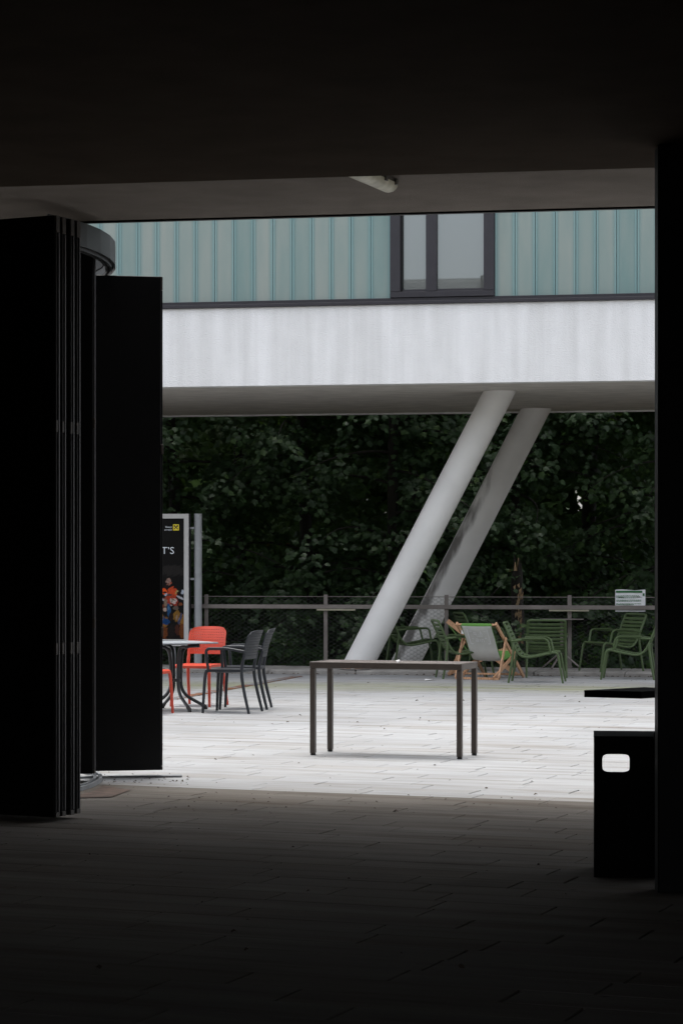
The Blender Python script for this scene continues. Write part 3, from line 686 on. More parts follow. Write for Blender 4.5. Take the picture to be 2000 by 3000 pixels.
def slanted_column(label, p, q, r, grime, rust):
    """steel tube from p to q, cut level at both ends."""
    p = Vector(p); q = Vector(q); d = q - p; n = 36; rings = 40
    o = empty('slanted_column', p); tag(o, label, 'column', 'slanted columns under the bridge building')
    v = []; g = []; ru = []
    ax = d.normalized(); kx = 1.0 / ax.z
    for i in range(rings + 1):
        c = d * (i / rings)
        for j in range(n):
            a = 2 * math.pi * j / n
            lx, ly = math.cos(a), math.sin(a)
            # level section of a slanted cylinder: ellipse stretched along the lean
            hx = Vector((d.x, d.y, 0)).normalized(); hy = Vector((-hx.y, hx.x, 0))
            v.append(c + hx * lx * r * kx + hy * ly * r)
            gv = grime * min(1, 1.6 * max(0, 1 - abs(math.atan2(math.sin(a - R(222)), math.cos(a - R(222)))) / R(42))) * min(1, 1.7 * max(0, 1 - abs(i / rings - 0.45) / 0.45))
            g.append(gv); ru.append(rust * max(0, 1 - i / rings / 0.028) * (1.0 if abs(math.atan2(math.sin(a - R(262)), math.cos(a - R(262)))) < R(45) else 0.55))
    f = [(i * n + j, i * n + (j + 1) % n, (i + 1) * n + (j + 1) % n, (i + 1) * n + j) for i in range(rings) for j in range(n)]
    f += [tuple(reversed(range(n))), tuple(range(rings * n, rings * n + n))]
    ob = MB().add(v, f).build('shaft', M['column'], o, smooth=True)
    a1 = ob.data.attributes.new('grime', 'FLOAT', 'POINT'); a1.data.foreach_set('value', g)
    a2 = ob.data.attributes.new('rust', 'FLOAT', 'POINT'); a2.data.foreach_set('value', ru)
    pl = MB(); pl.tube([(0, 0, -0.0), (0, 0, 0.008)], r * 1.12, 28); pl.build('foot_plate', M['kerbstone'], o)
    return o
slanted_column('nearer white slanted steel column with rust at its foot', (0.205, 34.09, 0.068), (2.20, 33.66, HS), 0.205, -0.2, 1.25)
slanted_column('farther white slanted column behind the fence, streaked with grime', (0.95 - 0.507 * 1.0, 37.5, -1.05), (3.004, 37.4, HS), 0.213, 0.50, 0.0)

# ------------------------------------------------------------------ fence with wire mesh
FY = 35.02
fence = empty('fence', (0, FY, 0), -R(YAW_K)); tag(fence, 'taupe metal fence with wire netting in front of the trees', 'fence')
ck = math.cos(R(YAW_K))
def flx(px): x, y = on_line(px, FY, YAW_K); return x / ck
zr = 0.93; zc = 1.075
posts = [flx(605), flx(954), flx(1307), flx(1667)]
sp = posts[1] - posts[0]
for i in range(1, 4): posts = [posts[0] - sp] + posts
for i in range(1, 4): posts.append(posts[-1] + sp)
pm = None
for x in posts:
    if pm is None:
        o = MB().bevbox(-0.028, 0.028, -0.012, 0.012, -0.25, zc + 0.03, 0.003).build('post', M['fence_metal'], fence); pm = o.data
    else: o = link(bpy.data.objects.new('post', pm), fence)
    o.location = (x, 0, 0)
MB().bevbox(posts[0], posts[-1], -0.048, -0.0135, zr - 0.03, zr + 0.03, 0.003).build('rail', M['fence_metal'], fence)
MB().tube([(posts[0], -0.001, zc), (posts[-1], -0.001, zc)], 0.006, 6).build('top_cable', M['fence_metal'], fence)
MB().tube([(posts[0], 0.002, 0.04), (posts[-1], 0.002, 0.04)], 0.005, 6).build('bottom_cable', M['wire'], fence)
net = MB(); cw, chh = 0.098, 0.058; nx0, nx1 = flx(440), flx(1990); zb, zt_ = 0.045, zc
k = (zt_ - zb) / chh * cw          # sideways travel over the whole height
x = nx0 - k
while x < nx1 + k:
    for sgn in (1, -1):
        a_ = (x, 0.012 if sgn > 0 else 0.015, zb); b2 = (x + sgn * k, a_[1], zt_)
        net.bar(a_, b2, 0.0022, 0.0022, up=(0, 1, 0))
    x += cw
nrow = int((zt_ - zb) / (chh / 2))
for j in range(nrow):
    z = zb + j * chh / 2; x = nx0 + (cw / 2 if j % 2 else 0)
    while x < nx1: net.box(x - 0.0045, x + 0.0045, 0.010, 0.017, z - 0.003, z + 0.003); x += cw
no = net.build('wire_netting', M['wire'], fence); tag(no, kind='stuff')
for (pa, pb, py) in ((930, 1043, 1789), (1608, 1725, 1792)):
    MB().bevbox(flx(pa), flx(pb), -0.075, -0.049, zr - 0.056, zr - 0.033, 0.003).build('pale_bar', M['pale_bar'], fence)

# notice sheet tucked behind the rail
xn0, xn1 = flx(1801), flx(1889); zn0, zn1 = hgt(1792, FY - .8), hgt(1728, FY - .8)
wn, hn = xn1 - xn0, zn1 - zn0
nx, ny = on_line(1801, FY, YAW_K)
nt_ = empty('notice', (nx, ny, zn0), -R(YAW_K)); tag(nt_, 'white laminated notice with green header tied to the fence', 'notice')
sh = MB(); nu, nv = 8, 6
v = [(wn * i / nu, -0.008 - 0.004 * math.sin(i * 1.3 + j * .7), hn * j / nv + 0.006 * math.sin(i * 0.9) * (j / nv)) for j in range(nv + 1) for i in range(nu + 1)]
sh.add(v, [(j * 9 + i, j * 9 + i + 1, j * 9 + i + 10, j * 9 + i + 9) for j in range(nv) for i in range(nu)]).build('sheet', M['paper'], nt_, smooth=True)
pr = MB()
pr.box(0.02 * wn, 0.90 * wn, -0.0150, -0.0145, 0.865 * hn, 0.965 * hn)
pr.box(0.91 * wn, 0.975 * wn, -0.0150, -0.0145, 0.72 * hn, 0.84 * hn)
pr.build('header', M['print_green'], nt_)
tx = MB(); tr_ = random.Random(3)
for zz, fr in ((.72, .8), (.67, .83), (.62, .70), (.52, .86), (.47, .86), (.35, .86), (.31, .62)):
    x = 0.03
    while x < fr:
        w = tr_.uniform(.02, .07); tx.box(x * wn, min(x + w, fr) * wn, -0.0150, -0.0146, zz * hn, (zz + .024) * hn); x += w + .012
tx.build('print_lines', M['print_green'], nt_)

# ------------------------------------------------------------------ poster case and post
PY = 34.75
def plx(px): x, y = on_line(px, PY, YAW_K); return x / ck
pr1 = plx(553); pW = 1.33; pr0 = pr1 - pW
px_, py_ = on_line(553, PY, YAW_K)
ptop, pbot = hgt(1505, py_), hgt(1893, py_)
case = empty('poster_case', (px_, py_, 0.064), -R(YAW_K)); tag(case, 'tall poster display case with aluminium frame and dark poster', 'display case')
fw = 14 * py_ / F; zb_, zt2 = pbot - 0.064, ptop - 0.064
m_per_px = py_ / F
MB().bevbox(-pW, 0, 0.02, 0.15, zb_, zt2, 0.004).build('cabinet', M['window_frame'], case)
MB().bevbox(-fw, 0.0, -0.012, 0.0195, zb_ , zt2, 0.003).build('frame', M['alu_frame'], case)
MB().bevbox(-pW, -pW + fw, -0.012, 0.0195, zb_, zt2, 0.003).build('frame', M['alu_frame'], case)
MB().bevbox(-pW + fw + .0005, -fw - .0005, -0.0118, 0.0195, zt2 - fw, zt2 - 0.0005, 0.003).build('frame', M['alu_frame'], case)
MB().bevbox(-pW + fw + .0005, -fw - .0005, -0.0118, 0.0195, zb_ + .0005, zb_ + 20 * m_per_px, 0.003).build('frame', M['alu_frame'], case)
for x in (-pW + 0.2, -0.25):
    MB().bevbox(x - 0.03, x + 0.03, 0.06, 0.11, 0.0, zb_ - 0.001, 0.003).build('stand', M['post_grey'], case)
# painted poster: colour per cell
gx0, gx1 = -pW + fw, -fw; gz0, gz1 = zb_ + 20 * m_per_px, zt2 - fw
NU, NV = 170, 235
def P2(zx, zy): return ((470 + zx * 0.0978 - 553) * m_per_px, zt2 - (1660 + zy * 0.0978 - 1505) * m_per_px)
S = 0.0978 * m_per_px
blobs = [  # zx, zy, rx, ry, angle, colour
    (350, 120, 420, 160, 0, (30, 28, 27)), (110, 740, 75, 95, 0, (200, 75, 25)), (340, 790, 150, 175, 0, (168, 62, 32)), (300, 990, 190, 140, 0, (138, 48, 30)),
    (430, 1090, 90, 90, 0, (120, 40, 28)), (110, 775, 55, 28, 0, (26, 20, 18)), (270, 850, 110, 26, -5, (72, 52, 50)), (150, 620, 60, 60, 0, (28, 18, 18)),
    (465, 770, 26, 60, 20, (150, 118, 70)), (512, 735, 28, 24, 0, (140, 135, 95)),
    (240, 375, 95, 62, 10, (14, 11, 11)), (300, 430, 40, 80, 0, (16, 13, 13)), (222, 445, 74, 108, -12, (135, 108, 98)), (205, 540, 55, 50, 0, (110, 74, 62)), (300, 492, 34, 28, 0, (150, 72, 52)), (162, 500, 26, 24, 0, (30, 16, 16)), (195, 405, 30, 9, 8, (40, 28, 26)), (185, 580, 70, 30, 20, (26, 18, 18)),
    (390, 1030, 84, 82, 0, (165, 150, 146)), (302, 1020, 26, 72, 0, (150, 140, 135)), (400, 1000, 60, 10, 25, (45, 40, 36)), (345, 1010, 12, 60, 10, (60, 52, 44)), (370, 995, 45, 26, 0, (105, 98, 70)),
    (595, 930, 120, 34, 24, (150, 150, 156)), (660, 760, 50, 62, 0, (150, 156, 168)), (640, 870, 70, 40, 0, (18, 18, 22)), (600, 740, 30, 40, 0, (25, 25, 35)),
    (140, 1080, 55, 135, 5, (112, 94, 80)), (120, 1290, 58, 62, 0, (150, 130, 120)), (590, 1130, 62, 52, 0, (98, 52, 30)), (310, 1160, 40, 20, 0, (140, 120, 115)),
    (240, 1330, 58, 205, -4, (26, 62, 98)), (150, 1650, 110, 92, 0, (14, 50, 92)), (235, 1250, 25, 60, 0, (60, 95, 125)),
    (450, 1240, 92, 60, 0, (78, 68, 62)), (480, 1480, 110, 160, 10, (108, 78, 32)), (640, 1620, 92, 185, 8, (112, 78, 32)), (630, 1920, 92, 210, 0, (86, 46, 20)), (500, 1900, 72, 165, 0, (56, 28, 20)), (480, 1520, 26, 70, 10, (120, 100, 85)),
    (580, 1570, 46, 170, 16, (58, 58, 78)), (560, 1560, 18, 60, 16, (90, 90, 105)), (330, 1950, 90, 220, 0, (22, 17, 16)), (300, 1500, 60, 120, 0, (30, 18, 15)),
]
us = np.linspace(0, 1, NU + 1); vs = np.linspace(0, 1, NV + 1)
gxv, gzv = np.meshgrid(gx0 + (gx1 - gx0) * us, gz0 + (gz1 - gz0) * vs)
pv = np.stack([gxv.ravel(), np.full(gxv.size, -0.002), gzv.ravel()], 1)
idx = np.arange((NU + 1) * (NV + 1)).reshape(NV + 1, NU + 1)
pf = np.stack([idx[:-1, :-1].ravel(), idx[:-1, 1:].ravel(), idx[1:, 1:].ravel(), idx[1:, :-1].ravel()], 1)
colr = np.tile(np.array(s2l((13, 12, 12))) * 0.9, (gxv.size, 1))
wob = 0.12 * np.sin(pv[:, 0] * 60 + 3 * np.sin(pv[:, 2] * 41)) + 0.10 * np.sin(pv[:, 2] * 90 + 2 * np.sin(pv[:, 0] * 70))
extra = [(b[0] - 520 - 300 * i, b[1] + 60, b[2], b[3], b[4], b[5]) for i in (0, 2) for b in blobs[1:]]   # the rest of the crowd, hidden by the door from here
for (zx, zy, rx, ry, an, c) in extra + blobs:
    cx, cz = P2(zx, zy); dx = pv[:, 0] - cx; dz = pv[:, 2] - cz; ca, sa = math.cos(R(an)), math.sin(R(an))
    q = np.sqrt(((dx * ca - dz * sa) / (rx * S)) ** 2 + ((dx * sa + dz * ca) / (ry * S)) ** 2) + wob
    wgt = np.clip((1.12 - q) / 0.25, 0, 1)[:, None]
    colr = colr * (1 - wgt) + wgt * np.array(s2l(c)) * 1.3
colr *= (1 + 0.22 * rng.standard_normal((gxv.size, 1))).clip(0.5, 1.6)
me = bpy.data.meshes.new('poster'); me.from_pydata(pv.tolist(), [], pf.tolist())
ca_ = me.color_attributes.new('print', 'FLOAT_COLOR', 'POINT'); ca_.data.foreach_set('color', np.concatenate([colr.clip(0, 1), np.ones((gxv.size, 1))], 1).ravel().astype(np.float32))
pmtl = bpy.data.materials.new('poster_print'); pmtl.use_nodes = True; n = pmtl.node_tree
at_ = n.nodes.new('ShaderNodeAttribute'); at_.attribute_name = 'print'
n.links.new(at_.outputs['Color'], n.nodes['Principled BSDF'].inputs['Base Color']); n.nodes['Principled BSDF'].inputs['Roughness'].default_value = 0.4; n.nodes['Principled BSDF'].inputs['Specular IOR Level'].default_value = 0.15
me.materials.append(pmtl); poster = link(bpy.data.objects.new('poster', me), case)
def put_text(body, px, py, cap_px, m, parent, right=True, yoff=-0.004, sx=1.0):
    """text whose baseline right/left end sits at photo pixel px, py on the case front."""
    size = cap_px * m_per_px / 0.70
    me = text_mesh(body, size); me.materials.clear(); me.materials.append(m)
    co = np.zeros(len(me.vertices) * 3); me.vertices.foreach_get('co', co); co = co.reshape(-1, 3)
    w = co[:, 0].max() * sx
    o = bpy.data.objects.new('lettering', me); link(o, parent)
    x = (px - 553) * m_per_px - (w if right else 0); z = zt2 - (py - 1505) * m_per_px
    o.rotation_euler = (R(90), 0, 0); o.location = (x, yoff, z); o.scale = (sx, 1, 1); return o
put_text('ffeisen', 502.6, 1546.3, 5.6, M['print_white'], poster)
put_text('erreich', 502.6, 1554.3, 5.6, M['print_white'], poster)
put_text("T\u2019S", 509, 1622.7, 20.5, M['print_white'], poster, sx=1.05)
put_text('www.', 497, 1883, 5.0, M['print_navy'], case, yoff=-0.0135, right=True)
put_text('VISIO', 515, 1884.5, 7.0, M['print_navy'], case, yoff=-0.0135, right=True, sx=0.85)
put_text('.at', 538, 1882.5, 5.0, M['print_navy'], case, yoff=-0.0135, right=True)
lo_ = MB()
def pr_box(a, b, c, d, y=-0.004): lo_.box((a - 553) * m_per_px, (b - 553) * m_per_px, y - 0.0006, y, zt2 - (d - 1505) * m_per_px, zt2 - (c - 1505) * m_per_px)
pr_box(506, 524, 1536, 1554); logo = lo_.build('logo', M['print_yellow'], poster)
lg = MB()
def LP(x, y): return ((x - 553) * m_per_px, -0.0052, zt2 - (y - 1505) * m_per_px)
for sg in (-1, 1):
    c = 515.0
    lg.bar(LP(c + sg * 6.0, 1550.6), LP(c - sg * 4.2, 1540.2), 2.3 * m_per_px, 0.0006, up=(0, 1, 0))
    lg.bar(LP(c - sg * 3.2, 1542.8), LP(c - sg * 6.6, 1540.4), 3.0 * m_per_px, 0.0006, up=(0, 1, 0))
    lg.bar(LP(c - sg * 3.0, 1538.9), LP(c - sg * 6.0, 1539.4), 2.2 * m_per_px, 0.0008, up=(0, 1, 0))
lg.build('logo_cross', M['print_black'], logo)
lo_ = MB(); pr_box(517, 529, 1879.0, 1879.7, -0.0135); pr_box(517, 529, 1881.3, 1881.9, -0.0135); pr_box(499, 513, 1886.2, 1886.7, -0.0135)
lo_.build('print_lines', M['print_grey'], case)

gx_, gy_ = on_line(580.5, 34.85, YAW_K)
gp = empty('steel_post', (gx_, gy_, 0.064)); tag(gp, 'grey round steel post beside the poster case', 'post')
ph = hgt(1505, gy_) - 0.064
MB().tube([(0, 0, 0.0), (0, 0, ph)], 0.057, 24).build('tube', M['post_grey'], gp, smooth=True)
MB().tube([(0, 0, 0.0), (0, 0, 0.012)], 0.10, 24).build('foot_plate', M['post_grey'], gp)
for py in (1547, 1696, 1844):
    z = hgt(py, gy_) - 0.064
    MB().bar((-0.14, 0.02, z), (-0.05, 0.0, z), 0.03, 0.03).build('bracket', M['post_grey'], gp)

# ------------------------------------------------------------------ plaza furniture
def taupe_table():
    p = Vector((-0.227, 19.37, 0)); yaw = 19.4; W, D, H = 1.222, 0.40, 0.75
    o = empty('metal_table', p, -R(yaw)); tag(o, 'taupe metal slatted table standing alone in mid courtyard', 'table')
    x0, x1, y0, y1 = -0.022, W + 0.022, -0.022, D + 0.030; lg_ = 0.044; ap = 0.052
    for (x, y) in ((x0, y0), (x1 - lg_, y0), (x0, y1 - lg_), (x1 - lg_, y1 - lg_)):
        l = MB().bevbox(x + 0.001, x + lg_ - 0.001, y + 0.001, y + lg_ - 0.001, 0.016, H - ap - 0.001, 0.004).build('leg', M['taupe'], o)
        MB().bevbox(x + 0.004, x + lg_ - 0.004, y + 0.004, y + lg_ - 0.004, 0.0, 0.0155, 0.004).build('foot', M['black_rubber'], l)
    MB().bevbox(x0, x1, y0, y0 + 0.03, H - ap, H, 0.004).build('apron', M['taupe'], o)
    MB().bevbox(x0, x1, y1 - 0.03, y1, H - ap, H, 0.004).build('apron', M['taupe'], o)
    MB().bevbox(x0, x0 + 0.03, y0 + 0.0305, y1 - 0.0305, H - ap, H - .0005, 0.004).build('apron', M['taupe'], o)
    MB().bevbox(x1 - 0.03, x1, y0 + 0.0305, y1 - 0.0305, H - ap, H - .0005, 0.004).build('apron', M['taupe'], o)
    n = 17; st = (x1 - x0 - 0.06) / n
    for i in range(n):
        xa = x0 + 0.03 + i * st + 0.006
        MB().bevbox(xa, xa + st - 0.012, y0 + 0.031, y1 - 0.031, H - 0.014, H - 0.002, 0.002).build('slat', M['taupe_sky_sheen'], o)
    b = MB(); b.tube([(0.70, 0.02, H + 0.001), (0.72, 0.03, H + 0.016)], [0.018, 0.010], 7)
    sc_ = b.build('scrap', M['white_bit']); sc_.parent = None
    sc_.matrix_world = Matrix.Translation(p) @ Matrix.Rotation(-R(yaw), 4, 'Z'); tag(sc_, 'small white crumpled scrap on the taupe table', 'scrap')
taupe_table()

def monobloc(mtl, arms):
    """resin chair facing +x: pierced shell back, slab seat, four tapering legs."""
    o = empty('resin_chair')
    hw = 0.215
    seat = MB(); nx, ny = 10, 8; top = []; 
    for i in range(nx + 1):
        for j in range(ny + 1):
            u = i / nx; w = j / ny * 2 - 1
            x = -0.21 + 0.43 * u; y = w * (hw + 0.012 - 0.02 * (1 - u))
            if (i in (0, nx)) and (j in (0, ny)): x += 0.02 if i == 0 else -0.02
            z = 0.452 - 0.018 * math.sin(math.pi * u) * (1 - w * w) - (0.012 if i == nx else 0)
            top.append((x, y, z))
    k = len(top); v = top + [(a, b, c - 0.026 if True else 0) for a, b, c in top]
    q = lambda i, j: i * (ny + 1) + j
    f = [(q(i, j), q(i + 1, j), q(i + 1, j + 1), q(i, j + 1)) for i in range(nx) for j in range(ny)]
    f += [tuple(k + a for a in reversed(t_)) for t_ in f]
    ring = [q(i, 0) for i in range(nx + 1)] + [q(nx, j) for j in range(1, ny + 1)] + [q(i, ny) for i in range(nx - 1, -1, -1)] + [q(0, j) for j in range(ny - 1, 0, -1)]
    f += [(ring[i], ring[(i + 1) % len(ring)], k + ring[(i + 1) % len(ring)], k + ring[i]) for i in range(len(ring))]
    seat.add(v, f).build('seat', mtl, o, smooth=True)
    for s in (-1, 1):
        MB().tube(spline([(0.185, s * 0.205, 0.44), (0.205, s * 0.212, 0.36), (0.225, s * 0.225, 0.0)], 5), [0.019] * 4 + [0.018, 0.018, 0.0175, 0.017, 0.016, 0.015, 0.014], 10).build('leg', mtl, o, smooth=True)
        MB().tube(spline([(-0.225, s * 0.205, 0.62), (-0.19, s * 0.205, 0.44), (-0.215, s * 0.213, 0.25), (-0.275, s * 0.225, 0.0)], 5), [0.015] * 3 + [0.018] * 6 + [0.017] * 4 + [0.016, 0.015, 0.0145], 10).build('leg', mtl, o, smooth=True)
        if arms:
            MB().tube(bend([(0.165, s * 0.225, 0.445), (0.185, s * 0.250, 0.665), (-0.04, s * 0.252, 0.668), (-0.225, s * 0.218, 0.635)], 0.05), 0.0155, 8, flat=0.85).build('armrest', mtl, o, smooth=True)
    # shell back with square perforations
    NH, NR = 17, 9; bk = MB(); nu, nv = NH * 2 + 1, NR * 2 + 1; 
    uw = [0.0]; 
    for i in range(nu): uw.append(uw[-1] + (0.55 if i % 2 else 1.0) * (1.6 if i in (0, nu - 1) else 1.0))
    uw = [a / uw[-1] * 2 - 1 for a in uw]
    vw = [0.0]
    for j in range(nv): vw.append(vw[-1] + (0.55 if j % 2 else 1.0) * (2.0 if j == 0 else 1.7 if j == nv - 1 else 1.0))
    vw = [a / vw[-1] for a in vw]
    def bp(u, w, off):
        z = 0.555 + 0.30 * w
        half = (0.222 - 0.006 * w) * (1.0 if w < 0.72 else 1 - 0.16 * ((w - 0.72) / 0.28) ** 2.2)
        x = -0.208 - 0.075 * w + 0.012 * math.sin(math.pi * w) - 0.050 * (1 - u * u) * (0.5 + 0.5 * w) + off - 0.02 * max(0, w - 0.9)
        if w > 0.88: z -= 0.018 * (abs(u) ** 4)
        return (x, u * half, z)
    V0 = [bp(u, w, 0.007) for w in vw for u in uw]; V1 = [bp(u, w, -0.007) for w in vw for u in uw]; K = len(V0)
    I = lambda i, j: j * (nu + 1) + i
    solid = lambda i, j: 0 <= i < nu and 0 <= j < nv and not (i % 2 == 1 and j % 2 == 1)
    f = []
    for j in range(nv):
        for i in range(nu):
            if not solid(i, j): continue
            c4 = (I(i, j), I(i + 1, j), I(i + 1, j + 1), I(i, j + 1)); f.append(c4); f.append(tuple(K + c for c in reversed(c4)))
            for (di, dj, a, b) in ((-1, 0, c4[0], c4[3]), (1, 0, c4[1], c4[2]), (0, -1, c4[0], c4[1]), (0, 1, c4[3], c4[2])):
                if not solid(i + di, j + dj): f.append((a, b, K + b, K + a))
    bk.add(V0 + V1, f).build('backrest', mtl, o)
    return o
def place(o, x, y, face, z=0.0):
    """face: heading in degrees, 0 = towards +X, 90 = away from the camera."""
    o.location = (x, y, z); o.rotation_euler = (0, 0, R(face)); return o
g1 = 'resin chairs round the cafe table'
red = monobloc(M['red'], False); tag(place(red, -1.55, 26.25, 250), 'red resin chair behind the cafe table, facing us', 'chair', g1)
red2 = copy_tree(red); tag(place(red2, -2.02, 24.77, -18), 'red resin chair mostly hidden by the black door panel', 'chair', g1)
gre = monobloc(M['anthracite'], True); tag(place(gre, -1.15, 25.08, 164), 'nearer anthracite armchair at the cafe table', 'chair', g1)
gr2 = copy_tree(gre); tag(place(gr2, -1.04, 25.74, 175.5), 'farther anthracite armchair tucked behind the nearer one', 'chair', g1)

def cafe_table():
    o = empty('cafe_table', (-1.74, 25.45, 0), R(28)); tag(o, 'round-legged cafe table with pale top half hidden by the door', 'table')
    for k in range(4):
        a = R(90 * k); c, s = math.cos(a), math.sin(a)
        pts = bend([(0.27, 0.672), (0.085, 0.668), (0.058, 0.50), (0.055, 0.18), (0.33, 0.035)], 0.13, 7)
        l = MB().tube([(p[0] * c, p[0] * s, p[1]) for p in [(q.x, q.y) for q in [Vector((p[0], p[1])) for p in pts]]], 0.0175, 9).build('leg', M['table_tube'], o, smooth=True)
        MB().tube([(0.305 * c, 0.305 * s, 0.047), (0.335 * c, 0.335 * s, 0.030), (0.352 * c, 0.352 * s, 0.0)], [0.021, 0.021, 0.019], 9).build('foot', M['black_rubber'], l, smooth=True)
    MB().tube([(0, 0, 0.30), (0, 0, 0.33)], 0.052, 12).build('hub', M['table_tube'], o)
    MB().bar((-0.26, 0.0, 0.695), (0.26, 0.0, 0.695), 0.05, 0.014).build('top_support', M['table_tube'], o)
    b = MB(); n = 6; r = 0.06; h = 0.35; P = []
    for (sx, sy, a0) in ((1, 1, 0), (-1, 1, 90), (-1, -1, 180), (1, -1, 270)):
        for k in range(n + 1):
            a = R(a0 + 90 * k / n); P.append((sx * (h - r) + r * math.cos(a), sy * (h - r) + r * math.sin(a)))
    K = len(P)
    tp = MB().add([(p[0], p[1], 0.706) for p in P] + [(p[0], p[1], 0.718) for p in P], [tuple(reversed(range(K))), tuple(range(K, 2 * K))] + [(i, (i + 1) % K, K + (i + 1) % K, K + i) for i in range(K)])
    tpo = tp.build('tabletop', M['table_top'], o); 
    ed = MB(); hh = h + 0.004
    ed.add([(p[0] * 1.012, p[1] * 1.012, 0.7035) for p in P] + [(p[0] * 1.012, p[1] * 1.012, 0.7055) for p in P], [tuple(reversed(range(K))), tuple(range(K, 2 * K))] + [(i, (i + 1) % K, K + (i + 1) % K, K + i) for i in range(K)])
    ed.build('rim', M['black_rubber'], tpo)
cafe_table()

def slat_chair():
    """green slatted lounge armchair facing +x."""
    o = empty('slatted_armchair'); m = M['green']; hw = 0.262
    prof = spline([(-0.355, 0.765), (-0.315, 0.68), (-0.255, 0.54), (-0.20, 0.425), (-0.13, 0.352), (-0.04, 0.335), (0.10, 0.358), (0.24, 0.388), (0.315, 0.400)], 6)
    L_ = [0]
    for i in range(1, len(prof)): L_.append(L_[-1] + (Vector(prof[i][:2]) - Vector(prof[i - 1][:2])).length if False else L_[-1] + (prof[i] - prof[i - 1]).length)
    return o, m, hw, prof, L_
def build_slat_chair():
    o = empty('slatted_armchair'); m = M['green']; hw = 0.255
    pts = [(-0.355, 0, 0.765), (-0.315, 0, 0.68), (-0.255, 0, 0.54), (-0.20, 0, 0.425), (-0.13, 0, 0.352), (-0.04, 0, 0.335), (0.10, 0, 0.358), (0.24, 0, 0.388), (0.315, 0, 0.400)]
    prof = spline(pts, 6); S_ = [0.0]
    for i in range(1, len(prof)): S_.append(S_[-1] + (prof[i] - prof[i - 1]).length)
    def along(t):
        d = t * S_[-1]
        for i in range(1, len(prof)):
            if S_[i] >= d:
                k = (d - S_[i - 1]) / (S_[i] - S_[i - 1]); return prof[i - 1].lerp(prof[i], k), (prof[i] - prof[i - 1]).normalized()
        return prof[-1], (prof[-1] - prof[-2]).normalized()
    for s in (-1, 1):
        side = [(p.x, s * hw, p.z) for p in prof]
        MB().tube(side, 0.0165, 8).build('side_rail', m, o, smooth=True)
        fl_ = bend([(0.235, s * hw, 0.388), (0.335, s * (hw + 0.004), 0.402), (0.405, s * (hw + 0.012), 0.0)], 0.06)
        MB().tube(fl_, [0.0165] * 3 + [0.016] * (len(fl_) - 4) + [0.0135], 8).build('leg', m, o, smooth=True)
        MB().tube(spline([(-0.235, s * (hw + 0.003), 0.50), (-0.238, s * (hw + 0.008), 0.40), (-0.262, s * (hw + 0.012), 0.22), (-0.30, s * (hw + 0.016), 0.0)], 4), [0.014] + [0.017] * 8 + [0.016, 0.015, 0.014, 0.0135], 8).build('leg', m, o, smooth=True)
        ar = bend([(-0.262, s * (hw + 0.006), 0.545), (-0.10, s * (hw + 0.022), 0.562), (0.205, s * (hw + 0.022), 0.575), (0.245, s * (hw + 0.004), 0.392)], 0.055)
        MB().tube(ar, 0.0145, 8).build('armrest', m, o, smooth=True)
        MB().bevbox(-0.13, 0.17, s * (hw + 0.022) - 0.026, s * (hw + 0.022) + 0.026, 0.574, 0.588, 0.004).build('arm_pad', m, o)
    MB().tube(bend([(-0.355, -hw, 0.762), (-0.365, -hw + 0.02, 0.782), (-0.365, hw - 0.02, 0.782), (-0.355, hw, 0.762)], 0.03), 0.0165, 8).build('top_rail', m, o, smooth=True)
    MB().tube([(0.325, -hw + 0.012, 0.398), (0.325, hw - 0.012, 0.398)], 0.015, 8).build('front_rail', m, o, smooth=True)
    N = 16; sm = None
    for i in range(N):
        t_ = 0.045 + 0.90 * i / (N - 1); p, d = along(t_)
        if sm is None:
            b = MB(); w, th = 0.0195, 0.007
            sec = [(-w, -th * .4), (-w * .7, -th), (w * .7, -th), (w, -th * .4), (w, th * .4), (w * .7, th), (-w * .7, th), (-w, th * .4)]
            v = []
            for y, dz in ((-hw + 0.006, 0), (-hw * .5, -0.007), (0, -0.010), (hw * .5, -0.007), (hw - 0.006, 0)):
                v += [(a, y, b_ + dz) for a, b_ in sec]
            f = [(k * 8 + j, k * 8 + (j + 1) % 8, (k + 1) * 8 + (j + 1) % 8, (k + 1) * 8 + j) for k in range(4) for j in range(8)]
            so2 = b.add(v, f).build('slat', m, o, smooth=True); sm = so2.data
        else: so2 = link(bpy.data.objects.new('slat', sm), o)
        so2.location = p; so2.rotation_euler = (0, -math.atan2(d.z, d.x), 0)
    return o
sc0 = build_slat_chair(); g2 = 'green slatted armchairs by the fence'
def feetless(px, py, h=0): return ground(px, py, h)
# nearer chair right of the deckchair, facing right
tag(place(sc0, 2.50, 31.58, -9), 'green slatted armchair right beside the white deckchair, facing right', 'armchair', g2)
for (x, y, fc, z, lab) in (
    (2.80, 33.12, 86, 0.0, 'green slatted armchair seen from behind at the bistro table'),
    (3.78, 33.55, 207, 0.064, 'green slatted armchair left of the pillar, facing us beneath the notice'),
    (3.90, 32.45, 170, 0.0, 'green slatted armchair cut off by the black pillar'),
    (1.62, 32.75, 8, 0.0, 'green slatted armchair left of the white deckchair'),
    (2.02, 34.62, 14, 0.064, 'green slatted armchair by the fence behind the deckchairs'),
    (0.98, 34.5, 12, 0.064, 'green slatted armchair in shade between the two slanted columns')):
    c = copy_tree(sc0); tag(place(c, x, y, fc, z), lab, 'armchair', g2)

